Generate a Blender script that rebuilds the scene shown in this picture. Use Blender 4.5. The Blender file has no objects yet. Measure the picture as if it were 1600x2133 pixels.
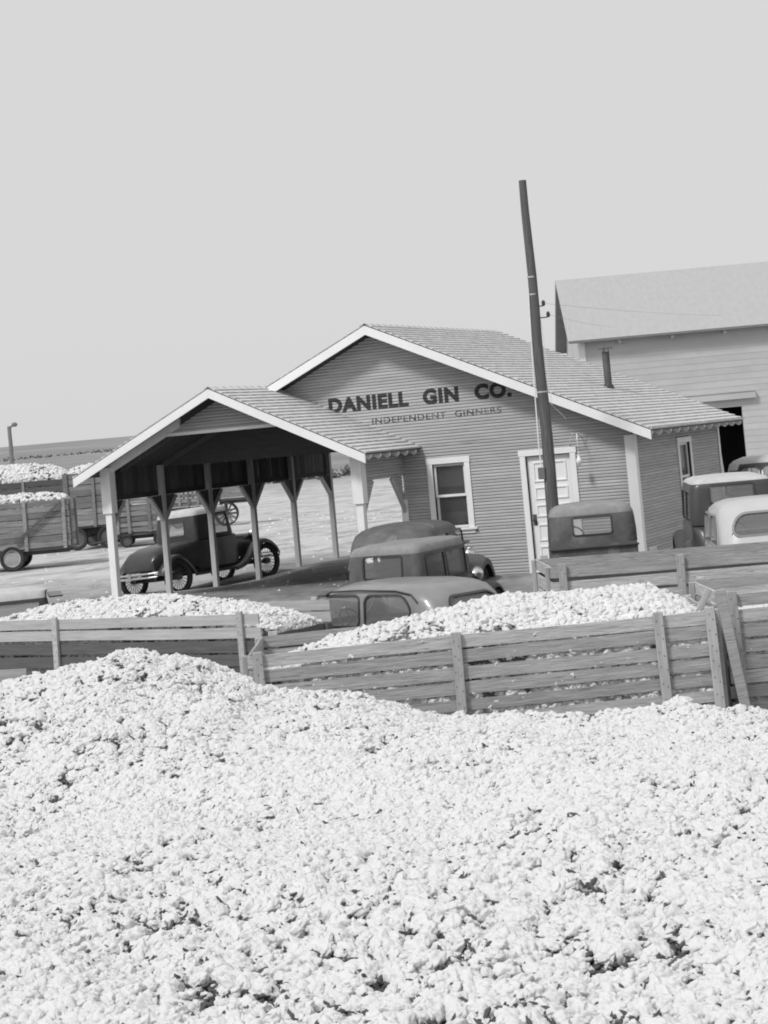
import bpy, bmesh, math, random
import numpy as np
from mathutils import Vector, Matrix

random.seed(7)
rng = np.random.default_rng(7)
S = bpy.context.scene
COL = S.collection

# ------------------------------------------------------------------ camera
EYE = Vector((9.8386, -34.1504, 2.6366))
YAW, PITCH, ROLL = 0.401, 0.059, 0.088
RGT = Vector((math.cos(YAW), math.sin(YAW), 0.0))      # along the photographer's right, level
FWD = Vector((-math.sin(YAW), math.cos(YAW), 0.0))     # away from the photographer, level
up = Vector((0, 0, 1))
f2 = FWD * math.cos(PITCH) + up * math.sin(PITCH)
u2 = up * math.cos(PITCH) - FWD * math.sin(PITCH)
r3 = RGT * math.cos(ROLL) - u2 * math.sin(ROLL)
u3 = u2 * math.cos(ROLL) + RGT * math.sin(ROLL)
cam = bpy.data.cameras.new('camera')
camo = bpy.data.objects.new('camera', cam); COL.objects.link(camo)
m = Matrix.Identity(4)
for i, a in enumerate((r3, u3, -f2)):
    for k in range(3):
        m[k][i] = a[k]
m.translation = EYE
camo.matrix_world = m
cam.sensor_fit = 'VERTICAL'; cam.sensor_height = 36.0
cam.lens = 36.0 * 4072.5 / 2133.0
cam.shift_y = -389.7 / 2133.0
cam.clip_start = 0.2; cam.clip_end = 6000
S.camera = camo

# ------------------------------------------------------------------ light
SUN_EL, SUN_DIR = math.radians(49), Vector((-0.36, -0.93, 0)).normalized()
SUN_TO = SUN_DIR * math.cos(SUN_EL) + up * math.sin(SUN_EL)
W = bpy.data.worlds.new('World'); S.world = W; W.use_nodes = True
nt = W.node_tree; nt.nodes.clear()
wo = nt.nodes.new('ShaderNodeOutputWorld'); bg = nt.nodes.new('ShaderNodeBackground')
sky = nt.nodes.new('ShaderNodeTexSky'); sky.sky_type = 'NISHITA'; sky.sun_disc = False
sky.sun_elevation = SUN_EL; sky.sun_rotation = math.atan2(SUN_DIR.x, SUN_DIR.y)
sky.dust_density = 4.0; sky.air_density = 1.5
bw = nt.nodes.new('ShaderNodeRGBToBW')
mx = nt.nodes.new('ShaderNodeMix'); mx.data_type = 'RGBA'
mx.inputs['Factor'].default_value = 0.93                 # a hazy, milky sky: almost even
mx.inputs['B'].default_value = (7.15, 7.15, 7.15, 1)
bg.inputs['Strength'].default_value = 0.1
nt.links.new(sky.outputs['Color'], bw.inputs['Color'])
nt.links.new(bw.outputs['Val'], mx.inputs['A'])
nt.links.new(mx.outputs['Result'], bg.inputs['Color'])
nt.links.new(bg.outputs['Background'], wo.inputs['Surface'])
sl = bpy.data.lights.new('sun', 'SUN'); sl.energy = 2.25; sl.angle = math.radians(11)
so = bpy.data.objects.new('sun', sl); COL.objects.link(so)
so.rotation_euler = SUN_TO.to_track_quat('Z', 'Y').to_euler()
so.location = (0, -20, 40)
S.view_settings.view_transform = 'Standard'; S.view_settings.look = 'None'
S.view_settings.exposure = 0.0; S.view_settings.gamma = 1.0; S.view_settings.use_curve_mapping = False
S.render.engine = 'CYCLES'; S.cycles.pixel_filter_type = 'BLACKMAN_HARRIS'; S.cycles.filter_width = 1.9   # an old lens, not razor sharp
S.cycles.max_bounces = 12; S.cycles.diffuse_bounces = 8; S.cycles.transparent_max_bounces = 12

# ------------------------------------------------------------------ materials (the photograph is grey, so every colour is a grey)
def mat(name, v, rough=0.85, var=0.12, scale=4.0, stretch=(1, 1, 1), bump=0.0, bscale=None, ovar=0.0, spec=0.25,
        spots=None, metal=0.0, coat=0.0, contrast=None):
    """v grey albedo; noise varies it by +-var; ovar varies it from object to object; spots=(value, threshold, scale)"""
    M = bpy.data.materials.new(name); M.use_nodes = True
    n = M.node_tree; n.nodes.clear(); L = n.links.new
    out = n.nodes.new('ShaderNodeOutputMaterial'); p = n.nodes.new('ShaderNodeBsdfPrincipled')
    L(p.outputs['BSDF'], out.inputs['Surface'])
    p.inputs['Roughness'].default_value = rough
    p.inputs['Specular IOR Level'].default_value = spec
    p.inputs['Metallic'].default_value = metal
    p.inputs['Coat Weight'].default_value = coat
    tc = n.nodes.new('ShaderNodeTexCoord'); oi = n.nodes.new('ShaderNodeObjectInfo')
    mul = n.nodes.new('ShaderNodeVectorMath'); mul.operation = 'MULTIPLY'; mul.inputs[1].default_value = stretch
    L(tc.outputs['Object'], mul.inputs[0])
    off = n.nodes.new('ShaderNodeVectorMath'); off.operation = 'MULTIPLY_ADD'
    off.inputs[1].default_value = (37, 61, 23)
    L(oi.outputs['Random'], off.inputs[0]); L(mul.outputs[0], off.inputs[2])
    nz = n.nodes.new('ShaderNodeTexNoise'); nz.inputs['Scale'].default_value = scale
    nz.inputs['Detail'].default_value = 6; nz.inputs['Roughness'].default_value = 0.65
    L(off.outputs[0], nz.inputs['Vector'])
    mr = n.nodes.new('ShaderNodeMapRange')
    c = contrast or 0.25
    mr.inputs['From Min'].default_value = 0.5 - c; mr.inputs['From Max'].default_value = 0.5 + c
    mr.inputs['To Min'].default_value = v * (1 - var); mr.inputs['To Max'].default_value = v * (1 + var)
    L(nz.outputs['Fac'], mr.inputs['Value'])
    val = mr.outputs['Result']
    if spots:
        n2 = n.nodes.new('ShaderNodeTexNoise'); n2.inputs['Scale'].default_value = spots[2]; n2.inputs['Detail'].default_value = 5
        L(off.outputs[0], n2.inputs['Vector'])
        m2 = n.nodes.new('ShaderNodeMapRange'); m2.inputs['From Min'].default_value = spots[1]; m2.inputs['From Max'].default_value = spots[1] + 0.09
        L(n2.outputs['Fac'], m2.inputs['Value'])
        mm = n.nodes.new('ShaderNodeMix'); mm.data_type = 'FLOAT'
        L(m2.outputs['Result'], mm.inputs['Factor']); L(val, mm.inputs['A']); mm.inputs['B'].default_value = spots[0]
        val = mm.outputs['Result']
    if ovar:
        m3 = n.nodes.new('ShaderNodeMapRange'); m3.inputs['To Min'].default_value = 1 - ovar; m3.inputs['To Max'].default_value = 1 + ovar
        L(oi.outputs['Random'], m3.inputs['Value'])
        m4 = n.nodes.new('ShaderNodeMath'); m4.operation = 'MULTIPLY'
        L(val, m4.inputs[0]); L(m3.outputs['Result'], m4.inputs[1]); val = m4.outputs[0]
    cc = n.nodes.new('ShaderNodeCombineColor')
    for ch in ('Red', 'Green', 'Blue'):
        L(val, cc.inputs[ch])
    L(cc.outputs['Color'], p.inputs['Base Color'])
    if bump:
        n4 = n.nodes.new('ShaderNodeTexNoise'); n4.inputs['Scale'].default_value = bscale or scale * 4; n4.inputs['Detail'].default_value = 4
        L(off.outputs[0], n4.inputs['Vector'])
        b = n.nodes.new('ShaderNodeBump'); b.inputs['Strength'].default_value = bump; b.inputs['Distance'].default_value = 0.02
        L(n4.outputs['Fac'], b.inputs['Height']); L(b.outputs['Normal'], p.inputs['Normal'])
    return M

def glassmat(name, tint=0.85, refl=0.12, sky_veil=0.0):
    M = bpy.data.materials.new(name); M.use_nodes = True
    n = M.node_tree; n.nodes.clear(); L = n.links.new
    out = n.nodes.new('ShaderNodeOutputMaterial')
    df = n.nodes.new('ShaderNodeBsdfDiffuse'); df.inputs['Color'].default_value = (.7, .7, .7, 1)   # diffuse veil painting in the sky brightness seen on and through panes
    dm = n.nodes.new('ShaderNodeMixShader'); dm.inputs['Fac'].default_value = sky_veil
    t = n.nodes.new('ShaderNodeBsdfTransparent'); t.inputs['Color'].default_value = (tint, tint, tint, 1)
    g = n.nodes.new('ShaderNodeBsdfGlossy'); g.inputs['Roughness'].default_value = 0.16
    lw = n.nodes.new('ShaderNodeLayerWeight'); lw.inputs['Blend'].default_value = 0.25
    mr = n.nodes.new('ShaderNodeMapRange'); mr.inputs['To Min'].default_value = refl * 0.5; mr.inputs['To Max'].default_value = min(1, refl + 0.5)
    L(lw.outputs['Fresnel'], mr.inputs['Value'])
    mixn = n.nodes.new('ShaderNodeMixShader')
    L(mr.outputs['Result'], mixn.inputs['Fac']); L(t.outputs[0], mixn.inputs[1]); L(g.outputs[0], mixn.inputs[2])
    L(mixn.outputs[0], dm.inputs[1]); L(df.outputs[0], dm.inputs[2]); L(dm.outputs[0], out.inputs['Surface'])
    return M

SX = (1, 14, 14); SZ = (14, 14, 1)
M = dict(
    siding=mat('siding_paint', 0.46, 0.85, 0.14, 1.5, (1, 1, 6), 0.2, 20, 0.08, spots=(0.36, 0.66, 1.3)),
    trim=mat('white_trim_paint', 0.84, 0.6, 0.05, 2.0, (1, 1, 1), 0.1, 20),
    old_white=mat('weathered_white_paint', 0.82, 0.7, 0.09, 3.0, (3, 3, 1), 0.2, 20),
    shingle=mat('wood_shingle', 0.6, 0.9, 0.22, 5.0, (1, 1, 1), 0.3, 30),
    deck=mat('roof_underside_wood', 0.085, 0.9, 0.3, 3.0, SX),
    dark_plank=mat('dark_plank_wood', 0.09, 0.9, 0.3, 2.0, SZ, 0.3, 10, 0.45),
    greypost=mat('grey_post_wood', 0.48, 0.9, 0.2, 3.0, SZ, 0.2, 10, 0.12),
    letter=mat('black_sign_paint', 0.055, 0.8, 0.25, 6.0),
    faded=mat('faded_sign_paint', 0.15, 0.8, 0.6, 5.0, contrast=0.12),
    slat=mat('weathered_slat_wood', 0.44, 0.9, 0.38, 2.6, (1, 18, 18), 0.6, 9, 0.28, spots=(0.16, 0.63, 4)),
    slat_pale=mat('pale_slat_wood', 0.43, 0.9, 0.25, 2.2, (1, 18, 18), 0.3, 9, 0.12, spots=(0.2, 0.68, 6)),
    slat_dark=mat('dark_slat_wood', 0.105, 0.9, 0.3, 2.2, SX, 0.3, 9, 0.2),
    stake=mat('stake_wood', 0.42, 0.9, 0.3, 2.5, SZ, 0.3, 9, 0.18, spots=(0.14, 0.66, 5)),
    pole=mat('creosote_pole_wood', 0.12, 0.85, 0.35, 3.0, (12, 12, 0.8), 0.4, 6, spots=(0.24, 0.64, 3)),
    farpole=mat('far_pole_wood', 0.2, 0.9, 0.2, 2),
    tin=mat('galvanised_sheet', 0.52, 0.6, 0.12, 0.8, (1, 1, 1), 0.0, metal=0.0),
    tin_roof=mat('dusty_tin_roof', 0.42, 0.7, 0.07, 5, (2, .6, 1), 0.2, 14),
    black=mat('black_void', 0.02, 0.9, 0.1),
    iron=mat('dark_iron', 0.05, 0.55, 0.2, 5, spec=0.4),
    pipe=mat('rusty_stovepipe', 0.10, 0.7, 0.5, 5, (1, 1, 0.6)),
    rubber=mat('tyre_rubber', 0.045, 0.85, 0.35, 5),
    dusty_rubber=mat('dusty_tyre_rubber', 0.13, 0.9, 0.3, 5),
    rim=mat('wheel_paint', 0.11, 0.6, 0.3, 5),
    pale_rim=mat('pale_wheel_paint', 0.35, 0.6, 0.3, 5),
    car_black=mat('black_car_enamel', 0.035, 0.38, 0.4, 3, spec=0.5, coat=0.2),
    car_dark=mat('dark_grey_car_enamel', 0.05, 0.42, 0.25, 3, spec=0.5, coat=0.15),
    car_mid=mat('mid_grey_car_enamel', 0.24, 0.36, 0.15, 3, spec=0.5, coat=0.25),
    car_dust=mat('dusty_car_paint', 0.115, 0.6, 0.35, 4, spec=0.35, spots=(0.19, 0.6, 3)),
    car_pale=mat('pale_car_enamel', 0.5, 0.35, 0.07, 2, spec=0.5, coat=0.2),
    top_tone=mat('lighter_roof_top', 0.26, 0.85, 0.2, 6, bump=0.2, bscale=60),
    pale_cloth=mat('pale_roof_fabric', 0.5, 0.85, 0.15, 6),
    chrome=mat('nickel_plate', 0.7, 0.22, 0.1, 5, metal=1.0),
    lamp_white=mat('bright_lamp_shell', 0.82, 0.35, 0.05, 5),
    lamp_shell=mat('nickel_lamp_shell', 0.85, 0.3, 0.05, 5, metal=1.0),
    seat=mat('seat_cloth', 0.07, 0.9, 0.2, 5),
    blind=mat('window_blind', 0.16, 0.9, 0.06, 2),
    room=mat('dim_room_wall', 0.07, 0.9, 0.1, 2),
    low_band=mat('low_window_band', 0.14, 0.9, 0.1, 2),
    base_cotton=mat('crevice_shade_and_trash', 0.12, 0.95, 0.5, 12, spots=(0.6, 0.58, 30)),
    cotton=mat('cotton_fibre', 0.795, 1.0, 0.02, 30, bump=0.35, bscale=110, spec=0.05),
    burr=mat('dry_burr_leaf', 0.10, 0.95, 0.4, 20, spec=0.1),
    leaf=mat('dry_shrub_leaf', 0.12, 0.95, 0.35, 2, ovar=0.2, spec=0.1),
)
def translucent(Mt, amt):
    n = Mt.node_tree; L = n.links.new; p = [x for x in n.nodes if x.type == 'BSDF_PRINCIPLED'][0]; out = [x for x in n.nodes if x.type == 'OUTPUT_MATERIAL'][0]
    t = n.nodes.new('ShaderNodeBsdfTranslucent'); t.inputs['Color'].default_value = (.86, .86, .86, 1)
    ms = n.nodes.new('ShaderNodeMixShader'); ms.inputs['Fac'].default_value = amt
    L(p.outputs[0], ms.inputs[1]); L(t.outputs[0], ms.inputs[2]); L(ms.outputs[0], out.inputs['Surface'])
translucent(M['cotton'], .10)
M['glass'] = glassmat('car_window_glass', 0.8, 0.14, .15)
M['wglass'] = glassmat('house_window_glass', 0.85, 0.05, .03)

def ground_mat():
    Mt = bpy.data.materials.new('lint_strewn_dirt'); Mt.use_nodes = True
    n = Mt.node_tree; L = n.links.new; p = n.nodes['Principled BSDF']
    p.inputs['Roughness'].default_value = 0.95; p.inputs['Specular IOR Level'].default_value = 0.1
    tc = n.nodes.new('ShaderNodeTexCoord')
    def noise(scale, det, st, rot=True):
        mp = n.nodes.new('ShaderNodeMapping'); mp.inputs['Scale'].default_value = st
        mp.inputs['Rotation'].default_value = (0, 0, -YAW if rot else 0)
        L(tc.outputs['Object'], mp.inputs['Vector'])
        z = n.nodes.new('ShaderNodeTexNoise'); z.inputs['Scale'].default_value = scale; z.inputs['Detail'].default_value = det
        z.inputs['Roughness'].default_value = 0.7
        L(mp.outputs['Vector'], z.inputs['Vector']); return z.outputs['Fac']
    def rng_(x, a, b, lo, hi):
        r = n.nodes.new('ShaderNodeMapRange'); r.inputs['From Min'].default_value = a; r.inputs['From Max'].default_value = b
        r.inputs['To Min'].default_value = lo; r.inputs['To Max'].default_value = hi; L(x, r.inputs['Value']); return r.outputs['Result']
    def mixf(fac, a, b):
        q = n.nodes.new('ShaderNodeMix'); q.data_type = 'FLOAT'; L(fac, q.inputs['Factor'])
        for s, w in (('A', a), ('B', b)):
            if isinstance(w, float): q.inputs[s].default_value = w
            else: L(w, q.inputs[s])
        return q.outputs['Result']
    dirt = rng_(noise(1.2, 9, (1, 1, 1)), 0.3, 0.7, 0.11, 0.38)
    wear = n.nodes.new('ShaderNodeAttribute'); wear.attribute_name = 'lint'
    lint = rng_(noise(0.9, 9, (1, 0.45, 1)), 0.36, 0.58, 0.0, 1.0)
    fine = rng_(noise(7, 6, (1, 0.5, 1)), 0.4, 0.68, 0.0, 1.0)
    mul = n.nodes.new('ShaderNodeMath'); mul.operation = 'MULTIPLY'
    ad = n.nodes.new('ShaderNodeMath'); ad.operation = 'MULTIPLY_ADD'; ad.inputs[1].default_value = 0.45; ad.use_clamp = True
    L(fine, ad.inputs[0]); L(lint, ad.inputs[2])
    L(ad.outputs[0], mul.inputs[0]); L(wear.outputs['Fac'], mul.inputs[1])
    v1 = mixf(mul.outputs[0], dirt, 0.55)
    far = n.nodes.new('ShaderNodeAttribute'); far.attribute_name = 'far'
    field = rng_(noise(0.03, 7, (0.6, 1.3, 1)), 0.35, 0.65, 0.21, 0.33)
    v2 = mixf(far.outputs['Fac'], v1, field)
    cc = n.nodes.new('ShaderNodeCombineColor')
    for ch in ('Red', 'Green', 'Blue'): L(v2, cc.inputs[ch])
    L(cc.outputs['Color'], p.inputs['Base Color'])
    b = n.nodes.new('ShaderNodeBump'); b.inputs['Strength'].default_value = 0.6; b.inputs['Distance'].default_value = 0.06
    L(noise(6, 6, (1, 1, 1)), b.inputs['Height']); L(b.outputs['Normal'], p.inputs['Normal'])
    return Mt
M['ground'] = ground_mat()
def mat_base():
    Mt = M['base_cotton']; n = Mt.node_tree; L = n.links.new; p = [x for x in n.nodes if x.type == 'BSDF_PRINCIPLED'][0]
    old = p.inputs['Base Color'].links[0].from_socket
    at = n.nodes.new('ShaderNodeAttribute'); at.attribute_name = 'shade_trash'
    mr = n.nodes.new('ShaderNodeMapRange'); mr.inputs['From Min'].default_value = .15; mr.inputs['From Max'].default_value = .5; L(at.outputs['Fac'], mr.inputs['Value'])
    mx_ = n.nodes.new('ShaderNodeMix'); mx_.data_type = 'RGBA'; mx_.inputs['A'].default_value = (.74, .74, .74, 1)
    L(mr.outputs['Result'], mx_.inputs['Factor']); L(old, mx_.inputs['B']); L(mx_.outputs['Result'], p.inputs['Base Color'])  # base darkens along the crevices: painted shade together with leaf trash
mat_base()

# ------------------------------------------------------------------ helpers
def yard(r, t, z=0.0):
    """a point r metres to the right and t metres ahead of where the photographer stands"""
    p = EYE + RGT * r + FWD * t
    return Vector((p.x, p.y, z))
def yaw_of(hr, ht):
    v = RGT * hr + FWD * ht
    return math.atan2(v.y, v.x)
def tag(o, label=None, cat=None, group=None, kind=None):
    if label: o['label'] = label
    if cat: o['category'] = cat
    if group: o['group'] = group
    if kind: o['kind'] = kind
    return o
def empty(name, loc=(0, 0, 0), rz=0.0, label=None, cat=None, group=None):
    o = bpy.data.objects.new(name, None); COL.objects.link(o)
    o.empty_display_size = 0.3
    o.location = loc; o.rotation_euler = (0, 0, rz)
    return tag(o, label, cat, group)
def link(name, me, parent=None, kind=None):
    o = bpy.data.objects.new(name, me); COL.objects.link(o)
    if parent is not None: o.parent = parent
    if kind: o['kind'] = kind
    return o
def obj(name, bm, material, parent=None, kind=None, smooth=None):
    me = bpy.data.meshes.new(name)
    bmesh.ops.recalc_face_normals(bm, faces=bm.faces[:])
    bm.to_mesh(me); bm.free()
    mats = material if isinstance(material, (list, tuple)) else [material]
    for x in mats: me.materials.append(x)
    if smooth is not None:
        for p in me.polygons: p.use_smooth = True
        if smooth < 180: me.set_sharp_from_angle(angle=math.radians(smooth))
    return link(name, me, parent, kind)
NB = bmesh.new
def box(bm, x0, x1, y0, y1, z0, z1, mtx=None, bev=0.0):
    vs = [bm.verts.new((x, y, z)) for x in (x0, x1) for y in (y0, y1) for z in (z0, z1)]
    fs = [bm.faces.new([vs[i] for i in q]) for q in ((0, 1, 3, 2), (4, 6, 7, 5), (0, 4, 5, 1), (2, 3, 7, 6), (0, 2, 6, 4), (1, 5, 7, 3))]
    if bev:
        es = list({e for f in fs for e in f.edges})
        r = bmesh.ops.bevel(bm, geom=es, offset=bev, segments=1, affect='EDGES')
        vs = list({v for f in r['faces'] for v in f.verts} | {v for v in vs if v.is_valid})
    if mtx is not None:
        bmesh.ops.transform(bm, matrix=mtx, verts=[v for v in vs if v.is_valid])
    return bm
def tube(bm, pts, rad, n=8, cap=True):
    """a round bar through pts; rad is one radius or one per point"""
    pts = [Vector(p) for p in pts]
    rads = rad if isinstance(rad, (list, tuple)) else [rad] * len(pts)
    rings = []
    for i, p in enumerate(pts):
        d = (pts[min(i + 1, len(pts) - 1)] - pts[max(i - 1, 0)]).normalized()
        a = d.cross(Vector((0, 0, 1)))
        if a.length < 0.05: a = d.cross(Vector((0, 1, 0)))
        a.normalize(); b = d.cross(a)
        rings.append([bm.verts.new(p + (a * math.cos(2 * math.pi * k / n) + b * math.sin(2 * math.pi * k / n)) * rads[i]) for k in range(n)])
    for A, B in zip(rings, rings[1:]):
        for k in range(n):
            bm.faces.new((A[k], A[(k + 1) % n], B[(k + 1) % n], B[k]))
    if cap:
        bm.faces.new(rings[0][::-1]); bm.faces.new(rings[-1])
    return bm
def lathe(bm, prof, n=20, axis='z', mtx=None, hoop=False):
    """prof: (radius, height) pairs turned about an axis"""
    rings = []; new = []
    for r, h in prof:
        ring = []
        for k in range(n):
            a = 2 * math.pi * k / n
            c, s = r * math.cos(a), r * math.sin(a)
            co = {'z': (c, s, h), 'y': (c, h, s), 'x': (h, c, s)}[axis]
            ring.append(bm.verts.new(co))
        rings.append(ring); new += ring
    for A, B in zip(rings, rings[1:] + ([rings[0]] if hoop else [])):
        for k in range(n):
            bm.faces.new((A[k], A[(k + 1) % n], B[(k + 1) % n], B[k]))
    if not hoop: bm.faces.new(rings[0]); bm.faces.new(rings[-1])
    if mtx is not None: bmesh.ops.transform(bm, matrix=mtx, verts=new)
    return bm
def poly_prism(bm, pts, d):
    """closed outline pts pushed along vector d"""
    a = [bm.verts.new(p) for p in pts]; b = [bm.verts.new(Vector(p) + Vector(d)) for p in pts]
    n = len(pts)
    bm.faces.new(a[::-1]); bm.faces.new(b)
    for i in range(n): bm.faces.new((a[i], a[(i + 1) % n], b[(i + 1) % n], b[i]))
    return bm
def ss(x, a, b):
    x = np.clip((np.asarray(x, float) - a) / (b - a), 0, 1); return x * x * (3 - 2 * x)
def vnoise(x, y, seed=0):
    """smooth lattice noise, 0..1"""
    x = np.asarray(x, float); y = np.asarray(y, float)
    tab = np.random.default_rng(seed).random((256, 256))
    xi = np.floor(x).astype(int); yi = np.floor(y).astype(int); fx = x - xi; fy = y - yi
    fx = fx * fx * (3 - 2 * fx); fy = fy * fy * (3 - 2 * fy)
    g = lambda i, j: tab[(xi + i) % 256, (yi + j) % 256]
    return (g(0, 0) * (1 - fx) + g(1, 0) * fx) * (1 - fy) + (g(0, 1) * (1 - fx) + g(1, 1) * fx) * fy
def fbm(x, y, seed=0, oct=4):
    s = 0; a = 0.5; tot = 0
    for i in range(oct):
        s = s + a * vnoise(x * 2 ** i, y * 2 ** i, seed + i); tot += a; a *= 0.5
    return s / tot

# ------------------------------------------------------------------ the ground, one sheet to the horizon
def ground_z(r, t):
    r = np.asarray(r, float); t = np.asarray(t, float)
    dip = ss(t, 30.0, 36.4)
    depth = 1.3 - 0.75 * ss(r, 1.6, 4.2) - 0.0 * r
    z = -depth * (1 - dip)
    z = z - 0.75 * ss(r, 1.6, 4.2) * (1 - ss(t, 22, 28))
    z = z - 0.24 * np.exp(-((r + 4.9) ** 2 / 3.5 + (t - 43.0) ** 2 / 5.5))
    z = z - 0.3 * ss(t, 70, 130) + 10.1 * ss(t, 170, 560) + 1.2 * (vnoise(r * 0.004 + 9, t * 0.002, 3) - 0.5) * ss(t, 300, 520) - 16 * ss(t, 560, 1500)
    z = z + 0.05 * (fbm(r * 0.7, t * 0.7, 5) - 0.5) * (1 - ss(t, 90, 140))
    return z
ts = np.concatenate([np.arange(-14, 26, 1.0), np.arange(26, 50, 0.3), np.arange(50, 110, 1.0), np.arange(110, 300, 6), np.arange(300, 620, 10), np.array([640, 700, 800, 1000, 1300, 1800, 2600, 4000])])
rs_ = np.concatenate([[-4000, -2200, -1200, -700], np.arange(-500, -100, 25), np.arange(-100, -20, 4), np.arange(-20, 20, 0.4), np.arange(20, 100, 4), np.arange(100, 500, 25), [500, 700, 1200, 2200, 4000]])
RR, TT = np.meshgrid(rs_, ts)
ZZ = ground_z(RR, TT)
co = np.stack([EYE.x + RGT.x * RR + FWD.x * TT, EYE.y + RGT.y * RR + FWD.y * TT, ZZ], -1).reshape(-1, 3)
nr, ntt = len(rs_), len(ts)
ii = (np.arange(ntt - 1)[:, None] * nr + np.arange(nr - 1)[None]).reshape(-1)
me = bpy.data.meshes.new('ground'); me.from_pydata(co.tolist(), [], np.stack([ii, ii + 1, ii + nr + 1, ii + nr], 1).tolist())
for p in me.polygons: p.use_smooth = True
at = me.attributes.new('lint', 'FLOAT', 'POINT')
lane = np.exp(-(((RR + 1.5) / 3.2) ** 2) ** 2) * ss(TT, 30, 33) * (1 - ss(TT, 44, 47))
lint = (0.35 + 0.65 * ss(TT, 40, 52)) * (1 - 0.85 * lane) * (0.4 + 0.6 * ss(-RR, 2.5, 5.0) + 0.6 * ss(TT, 46, 50))
at.data.foreach_set('value', np.clip(lint, 0, 1).reshape(-1).astype(np.float32))
at = me.attributes.new('far', 'FLOAT', 'POINT')
at.data.foreach_set('value', ss(TT, 120, 210).reshape(-1).astype(np.float32))
me.materials.append(M['ground'])
link('ground', me, kind='structure')
def gz(r, t): return float(ground_z(r, t))

# ------------------------------------------------------------------ the gin office with its drive-through
XP, ZP, SLOPE = -4.85, 4.84, 0.452            # main ridge
OM, LEN = 0.43, 6.4                            # rake overhang, depth of the office
XC, XL, D = -4.52, -9.72, 2.06                 # office end / lane side posts / depth of the front porch
XM, ZPC = -7.12, 3.87; SC = (ZPC - 2.45) / (XM + 10.13) * -1  # porch ridge
SCP = 0.472                                    # porch slope
EX = 0.0575                                     # siding exposure
def z_main(x): return ZP - SLOPE * abs(x - XP)
def z_porch(x): return ZPC - SCP * abs(x - XM)
gin = empty('gin_office', (0, 0, 0), 0, 'clapboard office with black gable lettering, shingled roof and an open drive-through porch', 'building')

LOWB = NB()
def siding_piece(u0b, u1b, u0t, u1t, z0, z1, plane, parent=gin):
    """one lap board; plane maps (u, out, z) to a point; the lowest courses, out of sight, are joined"""
    low = z1 < 0.12 or u1b - u0b < .3
    bm = LOWB if low else NB()
    prof = ((0.0, z0), (0.027, z0), (0.027, z0 + EX * .5), (0.002, z1), (0.0, z1)) if z1 - z0 > EX * .6 else ((0.0, z0), (0.027, z0), (0.02, z1), (0.0, z1))
    A, B = [], []
    for o_, z in prof:
        f = (z - z0) / (z1 - z0)
        A.append(bm.verts.new(plane(u0b + (u0t - u0b) * f, o_, z))); B.append(bm.verts.new(plane(u1b + (u1t - u1b) * f, o_, z)))
    bm.faces.new(A); bm.faces.new(B[::-1])
    n_ = len(prof)
    for i in range(n_): bm.faces.new((A[i], B[i], B[(i + 1) % n_], A[(i + 1) % n_]))
    if not low: return obj('siding_board', bm, M['siding'], parent)
def siding(plane, z0, z1, left, right, holes=()):
    """left(z), right(z) give the ends; holes are (u0, u1, z0, z1)"""
    z = z0
    while z < z1 - 0.02:
        zt = min(z + EX, z1); zm = (z + zt) / 2
        spans = [(left(z), right(z), left(zt), right(zt))]
        for h in holes:
            if h[2] < zm < h[3]:
                ns = []
                for a, b, c, d in spans:
                    if h[0] > (a + c) / 2 and h[1] < (b + d) / 2: ns += [(a, h[0], c, h[0]), (h[1], b, h[1], d)]
                    elif h[0] <= (a + c) / 2 < h[1] < (b + d) / 2: ns.append((h[1], b, h[1], d))
                    elif (a + c) / 2 < h[0] < (b + d) / 2 <= h[1]: ns.append((a, h[0], c, h[0]))
                    elif h[1] <= (a + c) / 2 or h[0] >= (b + d) / 2: ns.append((a, b, c, d))
                spans = ns
        for a, b, c, d in spans:
            if b - a > 0.04: siding_piece(a, b, min(c, d), max(c, d), z, zt, plane)
        z += EX
front = lambda u, o_, z: (u, -o_, z)
side = lambda u, o_, z: (o_, u, z)
WIN = (-4.01, -3.15, 0.86, 2.22); DOOR = (-2.16, -1.08, 0.02, 2.23); SWIN = (2.95, 4.0, 0.72, 2.2)
T = 0.11
# sheathing behind the boards
bm = NB()
def wall_quads(bm, cuts_u, cuts_z, hole, fn):
    for a, b in zip(cuts_u, cuts_u[1:]):
        for c, d in zip(cuts_z, cuts_z[1:]):
            um, zm = (a + b) / 2, (c + d) / 2
            if not any(h[0] < um < h[1] and h[2] < zm < h[3] for h in hole):
                fn(bm, a, b, c, d)
wall_quads(bm, [XC, WIN[0] + T, WIN[1] - T, DOOR[0] + T, DOOR[1] - T, -0.01], [-0.9, 0.02, WIN[2] + .04, WIN[3] - T, 2.42],
           [(WIN[0] + T, WIN[1] - T, WIN[2] + .04, WIN[3] - T), (DOOR[0] + T, DOOR[1] - T, 0.02, WIN[3] - T)],
           lambda b_, a, b, c, d: box(b_, a, b, 0.004, 0.10, c, d))
obj('wall', bm, M['room'], gin)
bm = NB(); poly_prism(bm, [(-0.02, 0.004, 2.424), (XP, 0.004, z_main(XP) - 0.2), (XL, 0.004, 2.62), (XL, 0.004, 2.6), (XC, 0.004, 2.6), (XC, .004, 2.424)], (0, 0.08, 0)); obj('gable_sheathing', bm, M['deck'], gin)  # below the porch roof this dark backing stands in for deep shade
bm = NB()
wall_quads(bm, [0.104, SWIN[0] + T, SWIN[1] - T, LEN - .104], [-0.9, SWIN[2] + .04, SWIN[3] - T, 2.42], [(SWIN[0] + T, SWIN[1] - T, SWIN[2] + .04, SWIN[3] - T)],
           lambda b_, a, b, c, d: box(b_, -0.10, -0.004, a, b, c, d))
obj('wall', bm, M['room'], gin)
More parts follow.
